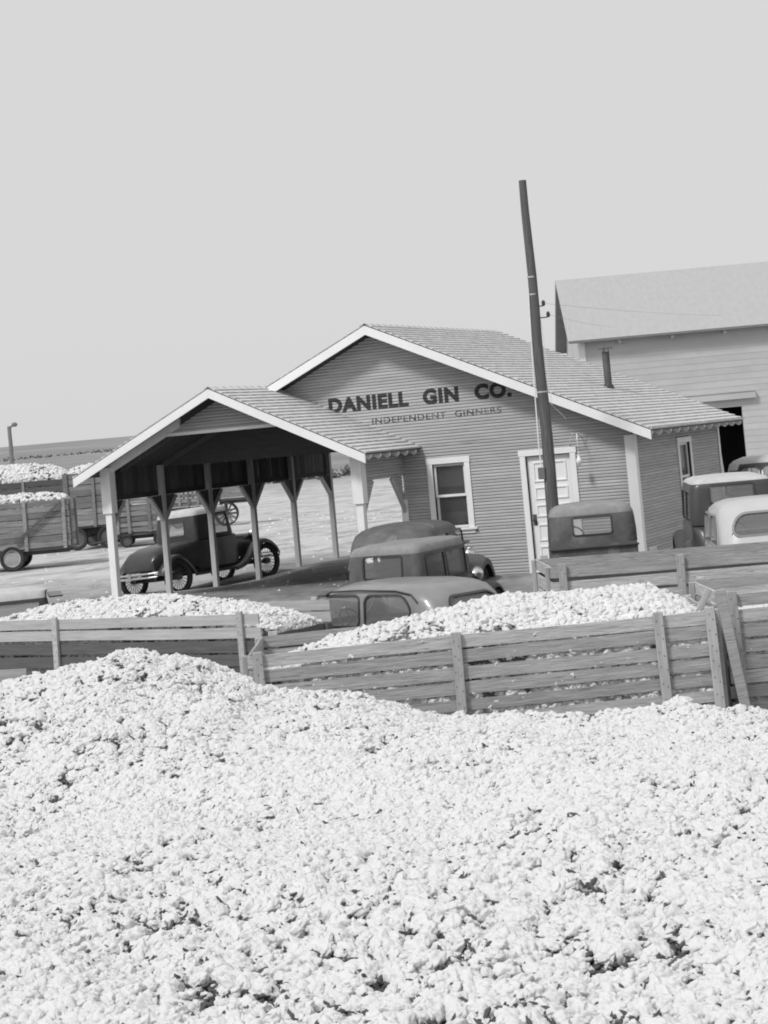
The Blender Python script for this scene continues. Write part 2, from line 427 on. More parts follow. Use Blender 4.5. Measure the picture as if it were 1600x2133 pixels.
bm = NB(); poly_prism(bm, [(-.02, LEN, 2.424), (XP, LEN, z_main(XP) - .05), (XL, LEN, 2.6), (XC, LEN, 2.6), (XC, LEN, 2.424)], (0, .05, 0)); obj('gable_sheathing', bm, M['deck'], gin)
bm = NB(); box(bm, XC, -0.004, LEN - 0.1, LEN - 0.002, -0.9, 2.42); obj('wall', bm, M['siding'], gin)
bm = NB(); box(bm, XC + 0.004, XC + 0.1, 0.104, LEN - .104, -0.9, 2.42); obj('wall', bm, M['dark_plank'], gin)
bm = NB(); box(bm, XC + .104, -0.104, 0.104, LEN - .104, -0.4, 0.0); obj('floor', bm, M['room'], gin)
bm = NB(); box(bm, XC + .104, -0.104, 0.104, LEN - .104, 2.36, 2.40); obj('ceiling', bm, M['room'], gin)
rl = lambda z: max(XL + .02, XP - max(0.0, (ZP - 0.16 - z)) / SLOPE)
rr_ = lambda z: min(-0.0, XP + max(0.0, (ZP - 0.16 - z)) / SLOPE)
def lft(z): return XC if z < 2.40 else rl(z)
z0g = -0.37 + 49 * EX
siding(front, -0.37, z0g - .001, lambda z: XC, lambda z: -0.01, [WIN, DOOR])
siding(front, z0g, ZP - 0.2, lambda z: max(rl(z), XM + (ZPC - z) / SCP - .05) if z < ZPC - .05 else rl(z), rr_)
siding(side, -0.37, 2.47, lambda z: 0.01, lambda z: LEN - 0.01, [SWIN])
# window and door openings
def trim_box(name, x0, x1, y0, y1, z0, z1, material=None, parent=gin, bev=0.006):
    bm = NB(); box(bm, x0, x1, y0, y1, z0, z1, bev=bev); return obj(name, bm, material or M['trim'], parent)
def window(W_, plane_front, nm_shade=True):
    u0, u1, a, b = W_
    def bx(name, p, q, o0, o1, z0, z1, mt, par, bev=0.004):
        bm = NB()
        if plane_front: box(bm, p, q, -o1, -o0, z0, z1, bev=bev)
        else: box(bm, o0, o1, p, q, z0, z1, bev=bev)
        return obj(name, bm, mt, par)
    fr = bx('window', u0, u1, -0.10, -0.085, a + .05, b - T, M['black'], gin, 0)      # dark panel standing in for the unlit room
    fr.data.materials.clear(); fr.data.materials.append(M['room'])
    bx('frame', u0, u0 + T, 0.03, 0.05, a + 0.04, b - T, M['trim'], fr); bx('frame', u1 - T, u1, 0.03, 0.05, a + 0.04, b - T, M['trim'], fr)
    bx('frame', u0 - .01, u1 + .01, 0.03, 0.053, b - T + .002, b, M['trim'], fr)
    bx('sill', u0 - 0.05, u1 + 0.05, -0.02, 0.085, a, a + 0.038, M['trim'], fr)
    bx('frame', u0, u1, 0.03, 0.045, a - 0.07, a - .002, M['trim'], fr) if plane_front else None
    mid = (a + b - T) / 2 + 0.02
    i0, i1 = u0 + T, u1 - T
    for (c, d, o_) in ((a + 0.042, mid + .02, -0.052), (mid - 0.015, b - T - .002, -0.018)):
        s = 0.045
        bm = NB()
        for p, q, e, g in ((i0 + .002, i0 + s, c, d), (i1 - s, i1 - .002, c, d), (i0 + s, i1 - s, c, c + s), (i0 + s, i1 - s, d - s, d)):
            if plane_front: box(bm, p, q, -o_ - .002, -o_ + 0.028, e, g)
            else: box(bm, o_ - 0.028, o_ + .002, p, q, e, g)
        obj('sash', bm, M['trim'], fr)
        bx('pane', i0 + s, i1 - s, o_ - 0.016, o_ - 0.012, c + s, d - s, M['wglass'], fr, 0)
    bx('blind', i0 + .02, i1 - .02, -0.083, -0.08, mid + 0.17, b - T, M['blind'], fr, 0)
    bx('low_band', i0 + .02, i1 - .02, -0.083, -0.08, a + 0.13, a + 0.34, M['low_band'], fr, 0)  # grey band low behind the lower pane
    return fr
window(WIN, True); window(SWIN, False)
dr = trim_box('door', DOOR[0] + T, DOOR[1] - T, 0.03, 0.07, 0.03, DOOR[3] - T, M['trim'])
trim_box('frame', DOOR[0], DOOR[0] + T, -0.05, -0.03, -0.1, DOOR[3] - T, M['trim'], dr)
trim_box('frame', DOOR[1] - T, DOOR[1], -0.05, -0.03, -0.1, DOOR[3] - T, M['trim'], dr)
trim_box('frame', DOOR[0] - .02, DOOR[1] + .02, -0.053, -0.03, DOOR[3] - T + .002, DOOR[3], M['trim'], dr)
trim_box('threshold', DOOR[0] + T, DOOR[1] - T, -0.06, 0.09, -0.05, 0.03, M['old_white'], dr)
d0, d1 = DOOR[0] + T, DOOR[1] - T
for k, (a, b) in enumerate(((0.14, 0.46), (0.56, 0.86), (1.00, 1.22), (1.32, 1.54), (1.64, 2.0))):   # five panels with raised frames
    bm = NB()
    for p, q, e, g in ((d0 + .11, d0 + .14, a, b), (d1 - .14, d1 - .11, a, b), (d0 + .14, d1 - .14, a, a + .022), (d0 + .14, d1 - .14, b - .022, b)):
        box(bm, p, q, 0.012, 0.032, e, g)
    obj('door_panel', bm, M['trim'], dr)
bm = NB(); lathe(bm, [(0.012, 0.03), (0.012, -0.01), (0.03, -0.02), (0.03, -0.045), (0.012, -0.05)], 10, 'y', Matrix.Translation((d0 + .07, 0, 0.95))); obj('knob', bm, M['iron'], dr)
bm = NB(); box(bm, d0 + .03, d0 + .10, 0.02, 0.031, 0.85, 1.05); obj('lock_plate', bm, M['pipe'], dr)
# corner boards
trim_box('corner_board', -0.14, 0.05, -0.05, -0.03, 0.1, 2.36); trim_box('corner_board', 0.03, 0.05, -0.028, 0.11, 0.1, 2.42)
trim_box('corner_board', 0.03, 0.045, LEN - .11, LEN + .02, -0.3, 2.42)
trim_box('corner_foot', -0.13, 0.045, -0.048, -0.03, -0.45, 0.095, M['slat'], bev=0)
# lettering painted on the boards
def lettering(text, x0, x1, z0, h, material, bold):
    cu = bpy.data.curves.new('lettering', 'FONT'); cu.body = text; cu.size = 1.0; cu.offset = bold; cu.space_character = 1.12; cu.space_word = 1.15
    to = bpy.data.objects.new('lettering', cu); COL.objects.link(to)
    dg = bpy.context.evaluated_depsgraph_get()
    mt_ = bpy.data.meshes.new_from_object(to.evaluated_get(dg))
    bpy.data.objects.remove(to); bpy.data.curves.remove(cu)
    src = NB(); src.from_mesh(mt_); bpy.data.meshes.remove(mt_)
    xs = [v.co.x for v in src.verts]; ys = [v.co.y for v in src.verts]
    kx = (x1 - x0) / (max(xs) - min(xs)); kz = h / (max(ys) - min(ys)); mnx, mny = min(xs), min(ys)
    for v in src.verts: v.co = (x0 + (v.co.x - mnx) * kx, 0, z0 + (v.co.y - mny) * kz)
    left = set(src.verts); k0 = int((z0 + .37) / EX); k1 = int((z0 + h + .37) / EX) + 1
    while left:
        seed = min(left, key=lambda v: v.co.x); isl = {seed}; st = [seed]
        while st:
            for e in st.pop().link_edges:
                for w_ in e.verts:
                    if w_ not in isl: isl.add(w_); st.append(w_)
        left -= isl
        one = NB(); mp_ = {v: one.verts.new(v.co) for v in isl}
        for f in {f for v in isl for f in v.link_faces}: one.faces.new([mp_[v] for v in f.verts])
        out = NB(); tmp = bpy.data.meshes.new('t')
        for k in range(k0, k1):
            a = -0.37 + k * EX; b = a + EX
            c = one.copy()
            for pc, ci, cu_ in ((a, True, False), (b, False, True), ((a + b) / 2, False, False)):
                bmesh.ops.bisect_plane(c, geom=c.verts[:] + c.edges[:] + c.faces[:], plane_co=(0, 0, pc), plane_no=(0, 0, 1), clear_inner=ci, clear_outer=cu_)
            for v in c.verts:
                f = (v.co.z - a) / EX
                v.co.y = -(0.027 if f < .5 else 0.027 - 0.025 * (f - .5) * 2) - 0.002
            c.to_mesh(tmp); c.free(); out.from_mesh(tmp)
        bpy.data.meshes.remove(tmp); one.free()
        obj('letter', out, material, gin)
    src.free()
lettering('DANIELL  GIN  CO.', -5.93, -2.2, 3.24, 0.295, M['letter'], 0.06)
lettering('INDEPENDENT  GINNERS', -5.05, -2.43, 2.965, 0.115, M['faded'], 0.02)

# roofs: deck boards plus courses of shingles
def shingles(bm, p0, along, down, L, length, jit=0.0015, expo=0.145, butt=0.034, cut=None):
    """p0 ridge start; along, down unit vectors; normal = along x down made to point up"""
    nrm = along.cross(down)
    if nrm.z < 0: nrm = -nrm
    k = 0; s = 0.0
    while s < L:
        x = -random.random() * 0.1
        e = min(s + expo * 1.02, L + 0.02)
        while x < length:
            w = random.uniform(0.09, 0.24); a = max(x, 0); b = min(x + w - 0.004, length)
            if b - a > 0.02:
                ee = e + random.uniform(-jit, jit); th = butt * random.uniform(0.93, 1.07)
                P = lambda u, v, h: p0 + along * u + down * v + nrm * h
                q = [P(a, s, 0.006), P(b, s, 0.006), P(b, ee, th), P(a, ee, th), P(b, ee, 0.0), P(a, ee, 0.0)]
                if cut is None or cut((q[0] + q[2]) / 2):
                    v = [bm.verts.new(c) for c in q]
                    bm.faces.new((v[0], v[1], v[2], v[3])); bm.faces.new((v[3], v[2], v[4], v[5]))
                    bm.faces.new((v[1], v[4], v[2])); bm.faces.new((v[0], v[3], v[5]))
            x += w
        s += expo; k += 1
def slab(bm, a, b, c, d, th):
    """roof deck: quad a b c d with thickness th downwards"""
    n = (Vector(b) - Vector(a)).cross(Vector(d) - Vector(a)).normalized()
    if n.z < 0: n = -n
    poly_prism(bm, [Vector(p) for p in (a, b, c, d)], -n * th)
XE = 0.48; ZE = z_main(XE); XW = -10.13; ZW = z_main(XW)
Y0, Y1 = -OM, LEN + OM
dn = Vector((1, 0, -SLOPE)).normalized(); dl = Vector((-1, 0, -SLOPE)).normalized(); yv = Vector((0, 1, 0))
bm = NB(); slab(bm, (XP, Y0, ZP), (XP, Y1, ZP), (XE, Y1, ZE), (XE, Y0, ZE), 0.03); obj('roof_deck', bm, M['deck'], gin)
bm = NB(); slab(bm, (XP, Y0, ZP), (XP, Y1, ZP), (XW, Y1, ZW), (XW, Y0, ZW), 0.03); obj('roof_deck', bm, M['deck'], gin)
bm = NB(); slab(bm, (-7.6, Y1 + .004, z_main(-7.6)), (-7.6, 8.3, z_main(-7.6)), (XW, 8.3, ZW), (XW, Y1 + .004, ZW), 0.03); obj('roof_deck', bm, M['deck'], gin)
bm = NB(); Ls = math.hypot(XE - XP, ZP - ZE)
shingles(bm, Vector((XP, Y0 - .02, ZP + .002)), yv, dn, Ls, Y1 - Y0 + .04)
shingles(bm, Vector((XP, Y0 - .02, ZP + .002)), yv, dl, math.hypot(XP - XW, ZP - ZW), Y1 - Y0 + .04)
for k in range(int((Y1 - Y0) / 0.3) + 1):   # ridge caps
    y = Y0 - .02 + k * 0.3; y2 = min(y + .31, Y1 + .02)
    for sg, dv in ((1, dn), (-1, dl)):
        a = Vector((XP, y, ZP + .03)); b = Vector((XP, y2, ZP + .022))
        v = [bm.verts.new(c) for c in (a, b, b + dv * .13, a + dv * .13)]; bm.faces.new(v)
obj('shingles', bm, M['shingle'], gin, 'stuff')
# porch roof
YP0 = -D - 0.536
pdn = Vector((1, 0, -SCP)).normalized(); pdl = Vector((-1, 0, -SCP)).normalized()
XPE = -4.11; ZPE = z_porch(XPE); XPW = -10.13; ZPW = z_porch(XPW)
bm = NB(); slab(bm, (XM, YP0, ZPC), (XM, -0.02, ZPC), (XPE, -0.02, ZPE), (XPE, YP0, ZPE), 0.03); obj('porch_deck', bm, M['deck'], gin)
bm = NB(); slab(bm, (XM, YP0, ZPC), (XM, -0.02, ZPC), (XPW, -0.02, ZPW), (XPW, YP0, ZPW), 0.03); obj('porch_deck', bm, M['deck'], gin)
bm = NB()
Lp = math.hypot(XPE - XM, ZPC - ZPE)
shingles(bm, Vector((XM, YP0 - .02, ZPC + .002)), yv, pdn, Lp, -YP0 + .003)
shingles(bm, Vector((XM, YP0 - .02, ZPC + .002)), yv, pdl, Lp, -YP0 - OM + .0)
for k in range(9):
    y = YP0 - .02 + k * 0.29; y2 = min(y + .3, -0.02)
    for dv in (pdn, pdl):
        a = Vector((XM, y, ZPC + .03)); b = Vector((XM, y2, ZPC + .022))
        v = [bm.verts.new(c) for c in (a, b, b + dv * .13, a + dv * .13)]; bm.faces.new(v)
obj('porch_shingles', bm, M['shingle'], gin, 'stuff')
# barge boards, rafter tails
def barge(x0, z0, x1, z1, y, depth=0.17, th=0.03, material=None):
    bm = NB()
    poly_prism(bm, [(x0, y, z0 - .015), (x1, y, z1 - .015), (x1, y, z1 - .015 - depth), (x0, y, z0 - .015 - depth)], (0, -th, 0))
    return obj('barge_board', bm, material or M['trim'], gin)
barge(XP, ZP, XE, ZE, Y0 - .004); barge(XP - .001, ZP, -7.05, z_main(-7.05), Y0 - .004)
barge(XM, ZPC, XPE, ZPE, YP0 - .004, 0.16); barge(XM - .001, ZPC, XPW, ZPW, YP0 - .004, 0.16)
def tail(x_in, x_out, y, zf, w=0.045, h=0.095):
    bm = NB()
    z0, z1 = zf(x_in) - .034, zf(x_out) - .034
    poly_prism(bm, [(x_in, y - w / 2, z0), (x_out, y - w / 2, z1), (x_out, y - w / 2, z1 - h * .6), (x_out - math.copysign(.05, x_out - x_in), y - w / 2, z1 - h), (x_in, y - w / 2, z0 - h)], (0, w, 0))
    obj('rafter_tail', bm, M['old_white'], gin)
for k in range(12): tail(0.03, XE - .02, Y0 + .18 + k * (Y1 - Y0 - .3) / 11.0, z_main)
for k in range(6): tail(XC + .05, XPE - .02, YP0 + .3 + k * 0.42, z_porch)
# porch gable: tie beam, rafters, boards
TZ = 3.10
bm = NB(); hw = (ZPC - .16 - TZ) / SCP
poly_prism(bm, [(XM - hw, -D + .01, TZ), (XM + hw, -D + .01, TZ), (XM, -D + .01, ZPC - .16)], (0, 0.03, 0)); obj('gable_wall', bm, M['room'], gin)
pf = lambda u, o_, z: (u, -D - o_, z)
siding(pf, TZ + .03, ZPC - .2, lambda z: XM - (ZPC - .17 - z) / SCP, lambda z: XM + (ZPC - .17 - z) / SCP)
trim_box('tie_beam', XM - hw + .05, XM + hw - .05, -D - .045, -D - .005, TZ - .03, TZ + .03, M['trim'], bev=0.004)
for sg in (-1, 1):
    bm = NB(); xa, xb = XM + sg * (hw - .35), XM + sg * 2.68
    poly_prism(bm, [(xa, -D - .03, z_porch(xa) - .04), (xb, -D - .03, z_porch(xb) - .04), (xb, -D - .03, z_porch(xb) - .2), (xa, -D - .03, z_porch(xa) - .2)], (0, 0.06, 0))
    obj('gable_rafter', bm, M['old_white'], gin)
for k in range(6):   # dim rafters over the lane, seen from below
    y = -1.6 + k * 1.6
    zf, xc_ = (z_porch, XM) if y < -0.1 else (z_main, XP)
    for sg in (-1, 1):
        xa, xb = (xc_ + sg * .06, XM + sg * 2.6) if y < 0 else ((XM, XM - 2.6) if sg < 0 else (XP - .1, XM + .02))
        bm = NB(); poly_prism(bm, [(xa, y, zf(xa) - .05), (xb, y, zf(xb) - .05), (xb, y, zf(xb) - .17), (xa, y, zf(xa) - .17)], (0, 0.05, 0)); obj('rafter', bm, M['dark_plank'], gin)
    if k == 0: continue
    bm = NB(); box(bm, XL + .06, XC - .06, y + .052, y + .1, 2.5, 2.6); obj('cross_tie', bm, M['dark_plank'], gin)
# front posts: a thick white casing above a thinner leg
def front_post(x, y, zsplit, ztop):
    p = trim_box('front_post', x - .07, x + .07, y - .07, y + .07, -0.35, zsplit, M['old_white'])
    trim_box('post_casing', x - .105, x + .105, y - .105, y + .105, zsplit, ztop, M['old_white'], p)
front_post(XL, -D, 1.72, z_porch(XL) - .05); front_post(XC, -D, 1.55, z_porch(XC) - .05)
# lane side: posts, braces, header planks
ys = [-D, -0.05, 1.9, 3.85, 5.85, 7.89]
for y in ys[1:]:
    trim_box('lane_post', XL - .055, XL + .055, y - .055, y + .055, -0.3, 2.55, M['greypost'])
ARCH = 1.95; BR = 0.5
def arch_bay(x, ya, yb, material, outer, w=0.03):
    """braces and corner boards under a header, between two posts"""
    for y, s in ((ya, 1), (yb, -1)):
        bm = NB(); poly_prism(bm, [(x - w / 2, y + s * .055, ARCH - .002), (x - w / 2, y + s * (BR - .02), ARCH - .002), (x - w / 2, y + s * .055, ARCH - BR * .8)], (w, 0, 0)); obj('corner_gusset', bm, M['dark_plank'] if not outer else M['siding'], gin)
        bm = NB(); poly_prism(bm, [(x - .03, y + s * .05, ARCH - BR * .84), (x - .03, y + s * .05, ARCH - BR * .84 - .1), (x - .03, y + s * (BR + .05), ARCH - .03), (x - .03, y + s * (BR - .0), ARCH - .005)], (0.075, 0, 0)); obj('brace', bm, material, gin)
for a, b in zip(ys, ys[1:]): arch_bay(XL, a, b, M['greypost'], False)
y = -D + .08; k = 0
while y < 8.0:
    w = random.uniform(0.17, 0.2)
    zt = (z_porch(XL) if y < 0 else z_main(XL)) - .07
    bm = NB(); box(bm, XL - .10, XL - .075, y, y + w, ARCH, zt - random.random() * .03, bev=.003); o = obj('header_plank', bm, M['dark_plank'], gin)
    y += w + (0.012 if y < 4 else random.choice((0.012, 0.02, 0.045)))
    k += 1
bm = NB(); box(bm, XL - .072, XL - .056, -D, 8.0, ARCH, ARCH + .09); obj('header_rail', bm, M['dark_plank'], gin)
# office side of the porch: boards above an arch
sp = lambda u, o_, z: (XC + o_, u, z)
bm = NB(); box(bm, XC - .05, XC - .002, -D + .11, -0.004, ARCH, z_porch(XC) - .08); obj('arch_wall', bm, M['room'], gin)
siding(sp, ARCH, z_porch(XC) - .05, lambda z: -D + .105, lambda z: -0.02)
for y, s in ((-D + .055, 1), (-.06, -1)):
    n = 9
    for j in range(n):
        za = ARCH - (j + 1) * EX; f = 1 - (j + .5) / (n + .6)
        u = sorted((y + s * .05, y + s * (.05 + BR * f)))
        siding_piece(u[0], u[1], u[0], u[1], za, za + EX, sp)
    bm = NB(); poly_prism(bm, [(XC - .03, y, ARCH - BR * 1.15), (XC - .03, y, ARCH - BR * 1.15 - .12), (XC - .03, y + s * (BR + .06), ARCH - .03), (XC - .03, y + s * (BR - .02), ARCH - .004)], (0.055, 0, 0)); obj('brace', bm, M['greypost'], gin)
trim_box('corner_board', XC - .075, XC + .06, -0.05, -0.03, -0.3, 1.5)
obj('siding', LOWB, M['siding'], gin, 'stuff')
# stovepipe on the roof
cx_, cy_ = -1.40, 3.53; cz_ = z_main(cx_)
bm = NB(); lathe(bm, [(0.075, cz_ - .08), (0.075, cz_ + .74)], 14, 'z', Matrix.Translation((cx_, cy_, 0))); sp_ = obj('stovepipe', bm, M['pipe'], gin, smooth=40)
bm = NB(); lathe(bm, [(0.16, cz_ + .80), (0.155, cz_ + .815), (0.03, cz_ + .845)], 14, 'z', Matrix.Translation((cx_, cy_, 0)));
for a in range(3): box(bm, cx_ + .06 * math.cos(a * 2.1) - .006, cx_ + .06 * math.cos(a * 2.1) + .006, cy_ + .06 * math.sin(a * 2.1) - .006, cy_ + .06 * math.sin(a * 2.1) + .006, cz_ + .72, cz_ + .81)
obj('rain_cap', bm, M['pipe'], sp_)
bm = NB(); lathe(bm, [(0.13, cz_ - .10), (0.10, cz_ + .06), (.078, cz_ + .09)], 14, 'z', Matrix.Translation((cx_, cy_, 0))); obj('flashing', bm, M['iron'], sp_)
# bracket lamp by the door
bm = NB(); tube(bm, [(-0.95, -0.01, 2.38), (-0.95, -.12, 2.47), (-0.94, -.28, 2.46), (-0.93, -.33, 2.36), (-0.93, -.33, 2.05)], 0.01, 6); wl = obj('wall_lamp', bm, M['trim'], gin)
bm = NB(); tube(bm, [(-1.2, -.015, 2.25), (-1.02, -.30, 2.47)], 0.009, 6); tube(bm, [(-1.02, -.30, 2.47), (-0.82, -.02, 2.42)], 0.008, 6); obj('lamp_stay', bm, M['trim'], wl)
bm = NB(); lathe(bm, [(0.02, 2.07), (0.03, 2.02), (0.05, 2.0), (0.055, 1.96), (0.04, 1.91), (.015, 1.89)], 12, 'z', Matrix.Translation((-.93, -.33, 0))); obj('bulb', bm, M['lamp_white'], wl, smooth=60)

# ------------------------------------------------------------------ the big tin barn
bx_ = Vector((1, 0.0, 0)); 
barn = empty('warehouse', yard(5.17, 52.2), yaw_of(1, -0.03), 'long pale metal warehouse with a dark sliding-door opening, behind the office', 'building')
BL, BD, BE, BR_ = 22.0, 5.9, 5.02, 6.72
holes = (3.05, 4.12, -0.2, 2.72)
z = -0.3; k = 0
while z < BE - .03:
    zt = min(z + 0.17, BE - .03); segs = [(0.0, BL)]
    if (z + zt) / 2 < holes[3]: segs = [(0, holes[0]), (holes[1], BL)]
    for a, b in segs:
        bm = NB(); prof = [(0.0, z), (-0.014, z), (-0.002, zt), (0, zt)]
        prof = [(p * .5, q) for p, q in prof]; A = [bm.verts.new((a, p, q)) for p, q in prof]; B = [bm.verts.new((b, p, q)) for p, q in prof]
        bm.faces.new(A); bm.faces.new(B[::-1])
        for i in range(4): bm.faces.new((A[i], B[i], B[(i + 1) % 4], A[(i + 1) % 4]))
        obj('wall_board', bm, M['tin'], barn)
    z += 0.17; k += 1
bm = NB(); box(bm, 0, holes[0], 0.004, 0.1, -.3, BE); box(bm, holes[1], BL, 0.004, 0.1, -.3, BE); box(bm, holes[0], holes[1], 0.004, .1, holes[3], BE); obj('wall', bm, M['tin'], barn)
bm = NB(); poly_prism(bm, [(0.0, .104, -.3), (0.0, BD, -.3), (0.0, BD, BE), (0, BD / 2, BR_ - .1), (0, .104, BE)], (0.1, 0, 0)); obj('end_wall', bm, M['tin'], barn)
bm = NB(); box(bm, 0, BL, BD + .004, BD + .1, -.3, BE); obj('back_wall', bm, M['room'], barn)
bm = NB(); box(bm, 2.0, 6.0, 2.2, 2.3, -.3, 4.5); obj('void_backing', bm, M['black'], barn)  # black sheet stands in for the unlit interior past the doorway
OV = 0.33; bs = (BR_ - BE) / (BD / 2)
for sg in (0, 1):
    ye, yr = (-.32, BD / 2) if sg == 0 else (BD + .32, BD / 2)
    ze = BR_ - bs * (BD / 2 + .32)
    bm = NB(); slab(bm, (-OV, yr, BR_), (BL + OV, yr, BR_), (BL + OV, ye, ze), (-OV, ye, ze), .05)
    obj('roof', bm, [M['tin_roof']], barn)
    bm = NB(); slab(bm, (-OV + .03, yr, BR_ - .056), (BL, yr, BR_ - .056), (BL, ye, ze - .056), (-OV + .03, ye, ze - .056), .02); obj('roof_underside', bm, M['farpole'], barn)
for k in range(14): 
    bm = NB(); box(bm, 1 + k * 1.4, 1.08 + k * 1.4, -.24, -.016, BE - .34, BE - .24); obj('rafter_tail', bm, M['tin'], barn)
bm = NB(); box(bm, -.03, .12, -.03, -.016, -.3, BE - .03); obj('corner_board', bm, M['old_white'], barn)
bm = NB(); box(bm, 2.5, 4.5, -.13, -.02, 2.92, 3.1); box(bm, 2.5, 4.5, -.15, -.02, 3.103, 3.13); obj('door_rail', bm, M['tin'], barn)
bm = NB(); tube(bm, [(3.2, -.06, 1.9), (3.42, -.1, 1.5), (3.45, -.1, 1.0)], .03, 6); obj('chain', bm, M['slat'], barn)

# ------------------------------------------------------------------ poles and wires
def pole(name, r, t, zt, r0, r1, label, z0=None):
    b = empty(name, yard(r, t, gz(r, t) - .3), 0, label, 'utility pole')
    h = zt - b.location.z; bm = NB(); n = 14
    tube(bm, [(0.01 * math.sin(k * 1.3), 0.008 * math.cos(k * 2.1), h * k / n) for k in range(n + 1)], [(r0 + (r1 - r0) * k / n) * random.uniform(.97, 1.03) for k in range(n + 1)], 12)
    return b, bm, h
up_, bm, h = pole('utility_pole', 2.60, 33.5, 6.89, 0.128, 0.063, 'tall bare wooden utility pole standing in front of the office door')
obj('pole', bm, M['pole'], up_, smooth=50)
up_.rotation_euler = (0, 0, YAW)       # local x = to the right, y = away
for zz, L_ in ((4.70, .08), (4.50, .16)):
    bm = NB(); zz -= up_.location.z; tube(bm, [(0.07, -.02, zz), (0.09 + L_ * .6, -.05, zz), (0.09 + L_, -.05, zz + .03)], .012, 6); br = obj('bracket', bm, M['iron'], up_)
    bm = NB(); lathe(bm, [(.012, -.02), (.03, 0), (.032, .05), (.018, .08)], 10, 'z', Matrix.Translation((.09 + L_ * .8, -.05, zz + .015))); obj('insulator', bm, M['iron'], br)
for zz in (5.2, 4.9, 3.22):
    bm = NB(); zz -= up_.location.z; rr = .128 + (.063 - .128) * zz / h + .006
    lathe(bm, [(rr, zz), (rr, zz + .025)], 14); obj('band', bm, M['tin'], up_)
bm = NB(); zz = 1.75 - up_.location.z; box(bm, -.20, -.09, -.1, .02, zz, zz + .2, bev=.008); obj('meter_box', bm, M['farpole'], up_)
bm = NB(); b0 = -up_.location.z
tube(bm, [(-.08, -.05, 5.0 + b0), (-.10, -.05, 4.5 + b0), (-.13, -.05, 3.4 + b0), (-.15, -.05, 2.3 + b0), (-.14, -.05, 1.96 + b0)], .011, 6); obj('conduit', bm, M['old_white'], up_)
bm = NB(); tube(bm, [(.09, -.02, 4.45 + b0), (.12, -.02, 3.6 + b0), (.14, 0, 3.0 + b0), (.5, 1.6, 2.75 + b0)], .006, 5); obj('drop_wire', bm, M['old_white'], up_)
def wire(name, a, b, sag, rad, label):
    bm = NB(); a, b = Vector(a), Vector(b)
    tube(bm, [a.lerp(b, k / 16) - Vector((0, 0, sag * 4 * (k / 16) * (1 - k / 16))) for k in range(17)], rad, 5)
    return tag(obj(name, bm, M['farpole'], None), label, 'wire', 'wires running from the pole')
wire('wire', yard(2.76, 33.45, 4.74), yard(8.77, 51, 5.12), .04, .0022, 'upper wire from the pole bracket across the warehouse roof')
wire('wire', yard(2.83, 33.45, 4.54), yard(6.1, 51.5, 5.08), .04, .0022, 'lower wire from the pole bracket across the warehouse roof')
fp, bm, h = pole('utility_pole', -21.5, 110, 5.3, .14, .11, 'distant slim pole with a lamp head beyond the cotton wagons')
obj('pole', bm, M['farpole'], fp, smooth=50)
fp.rotation_euler = (0, 0, YAW)
bm = NB(); tube(bm, [(0, 0, h - .1), (.25, 0, h + .05)], .05, 6); lathe(bm, [(.08, h - .05), (.17, h + .02), (.17, h + .12), (.05, h + .2)], 10, 'z', Matrix.Translation((.3, 0, 0))); obj('lamp_head', bm, M['farpole'], fp)

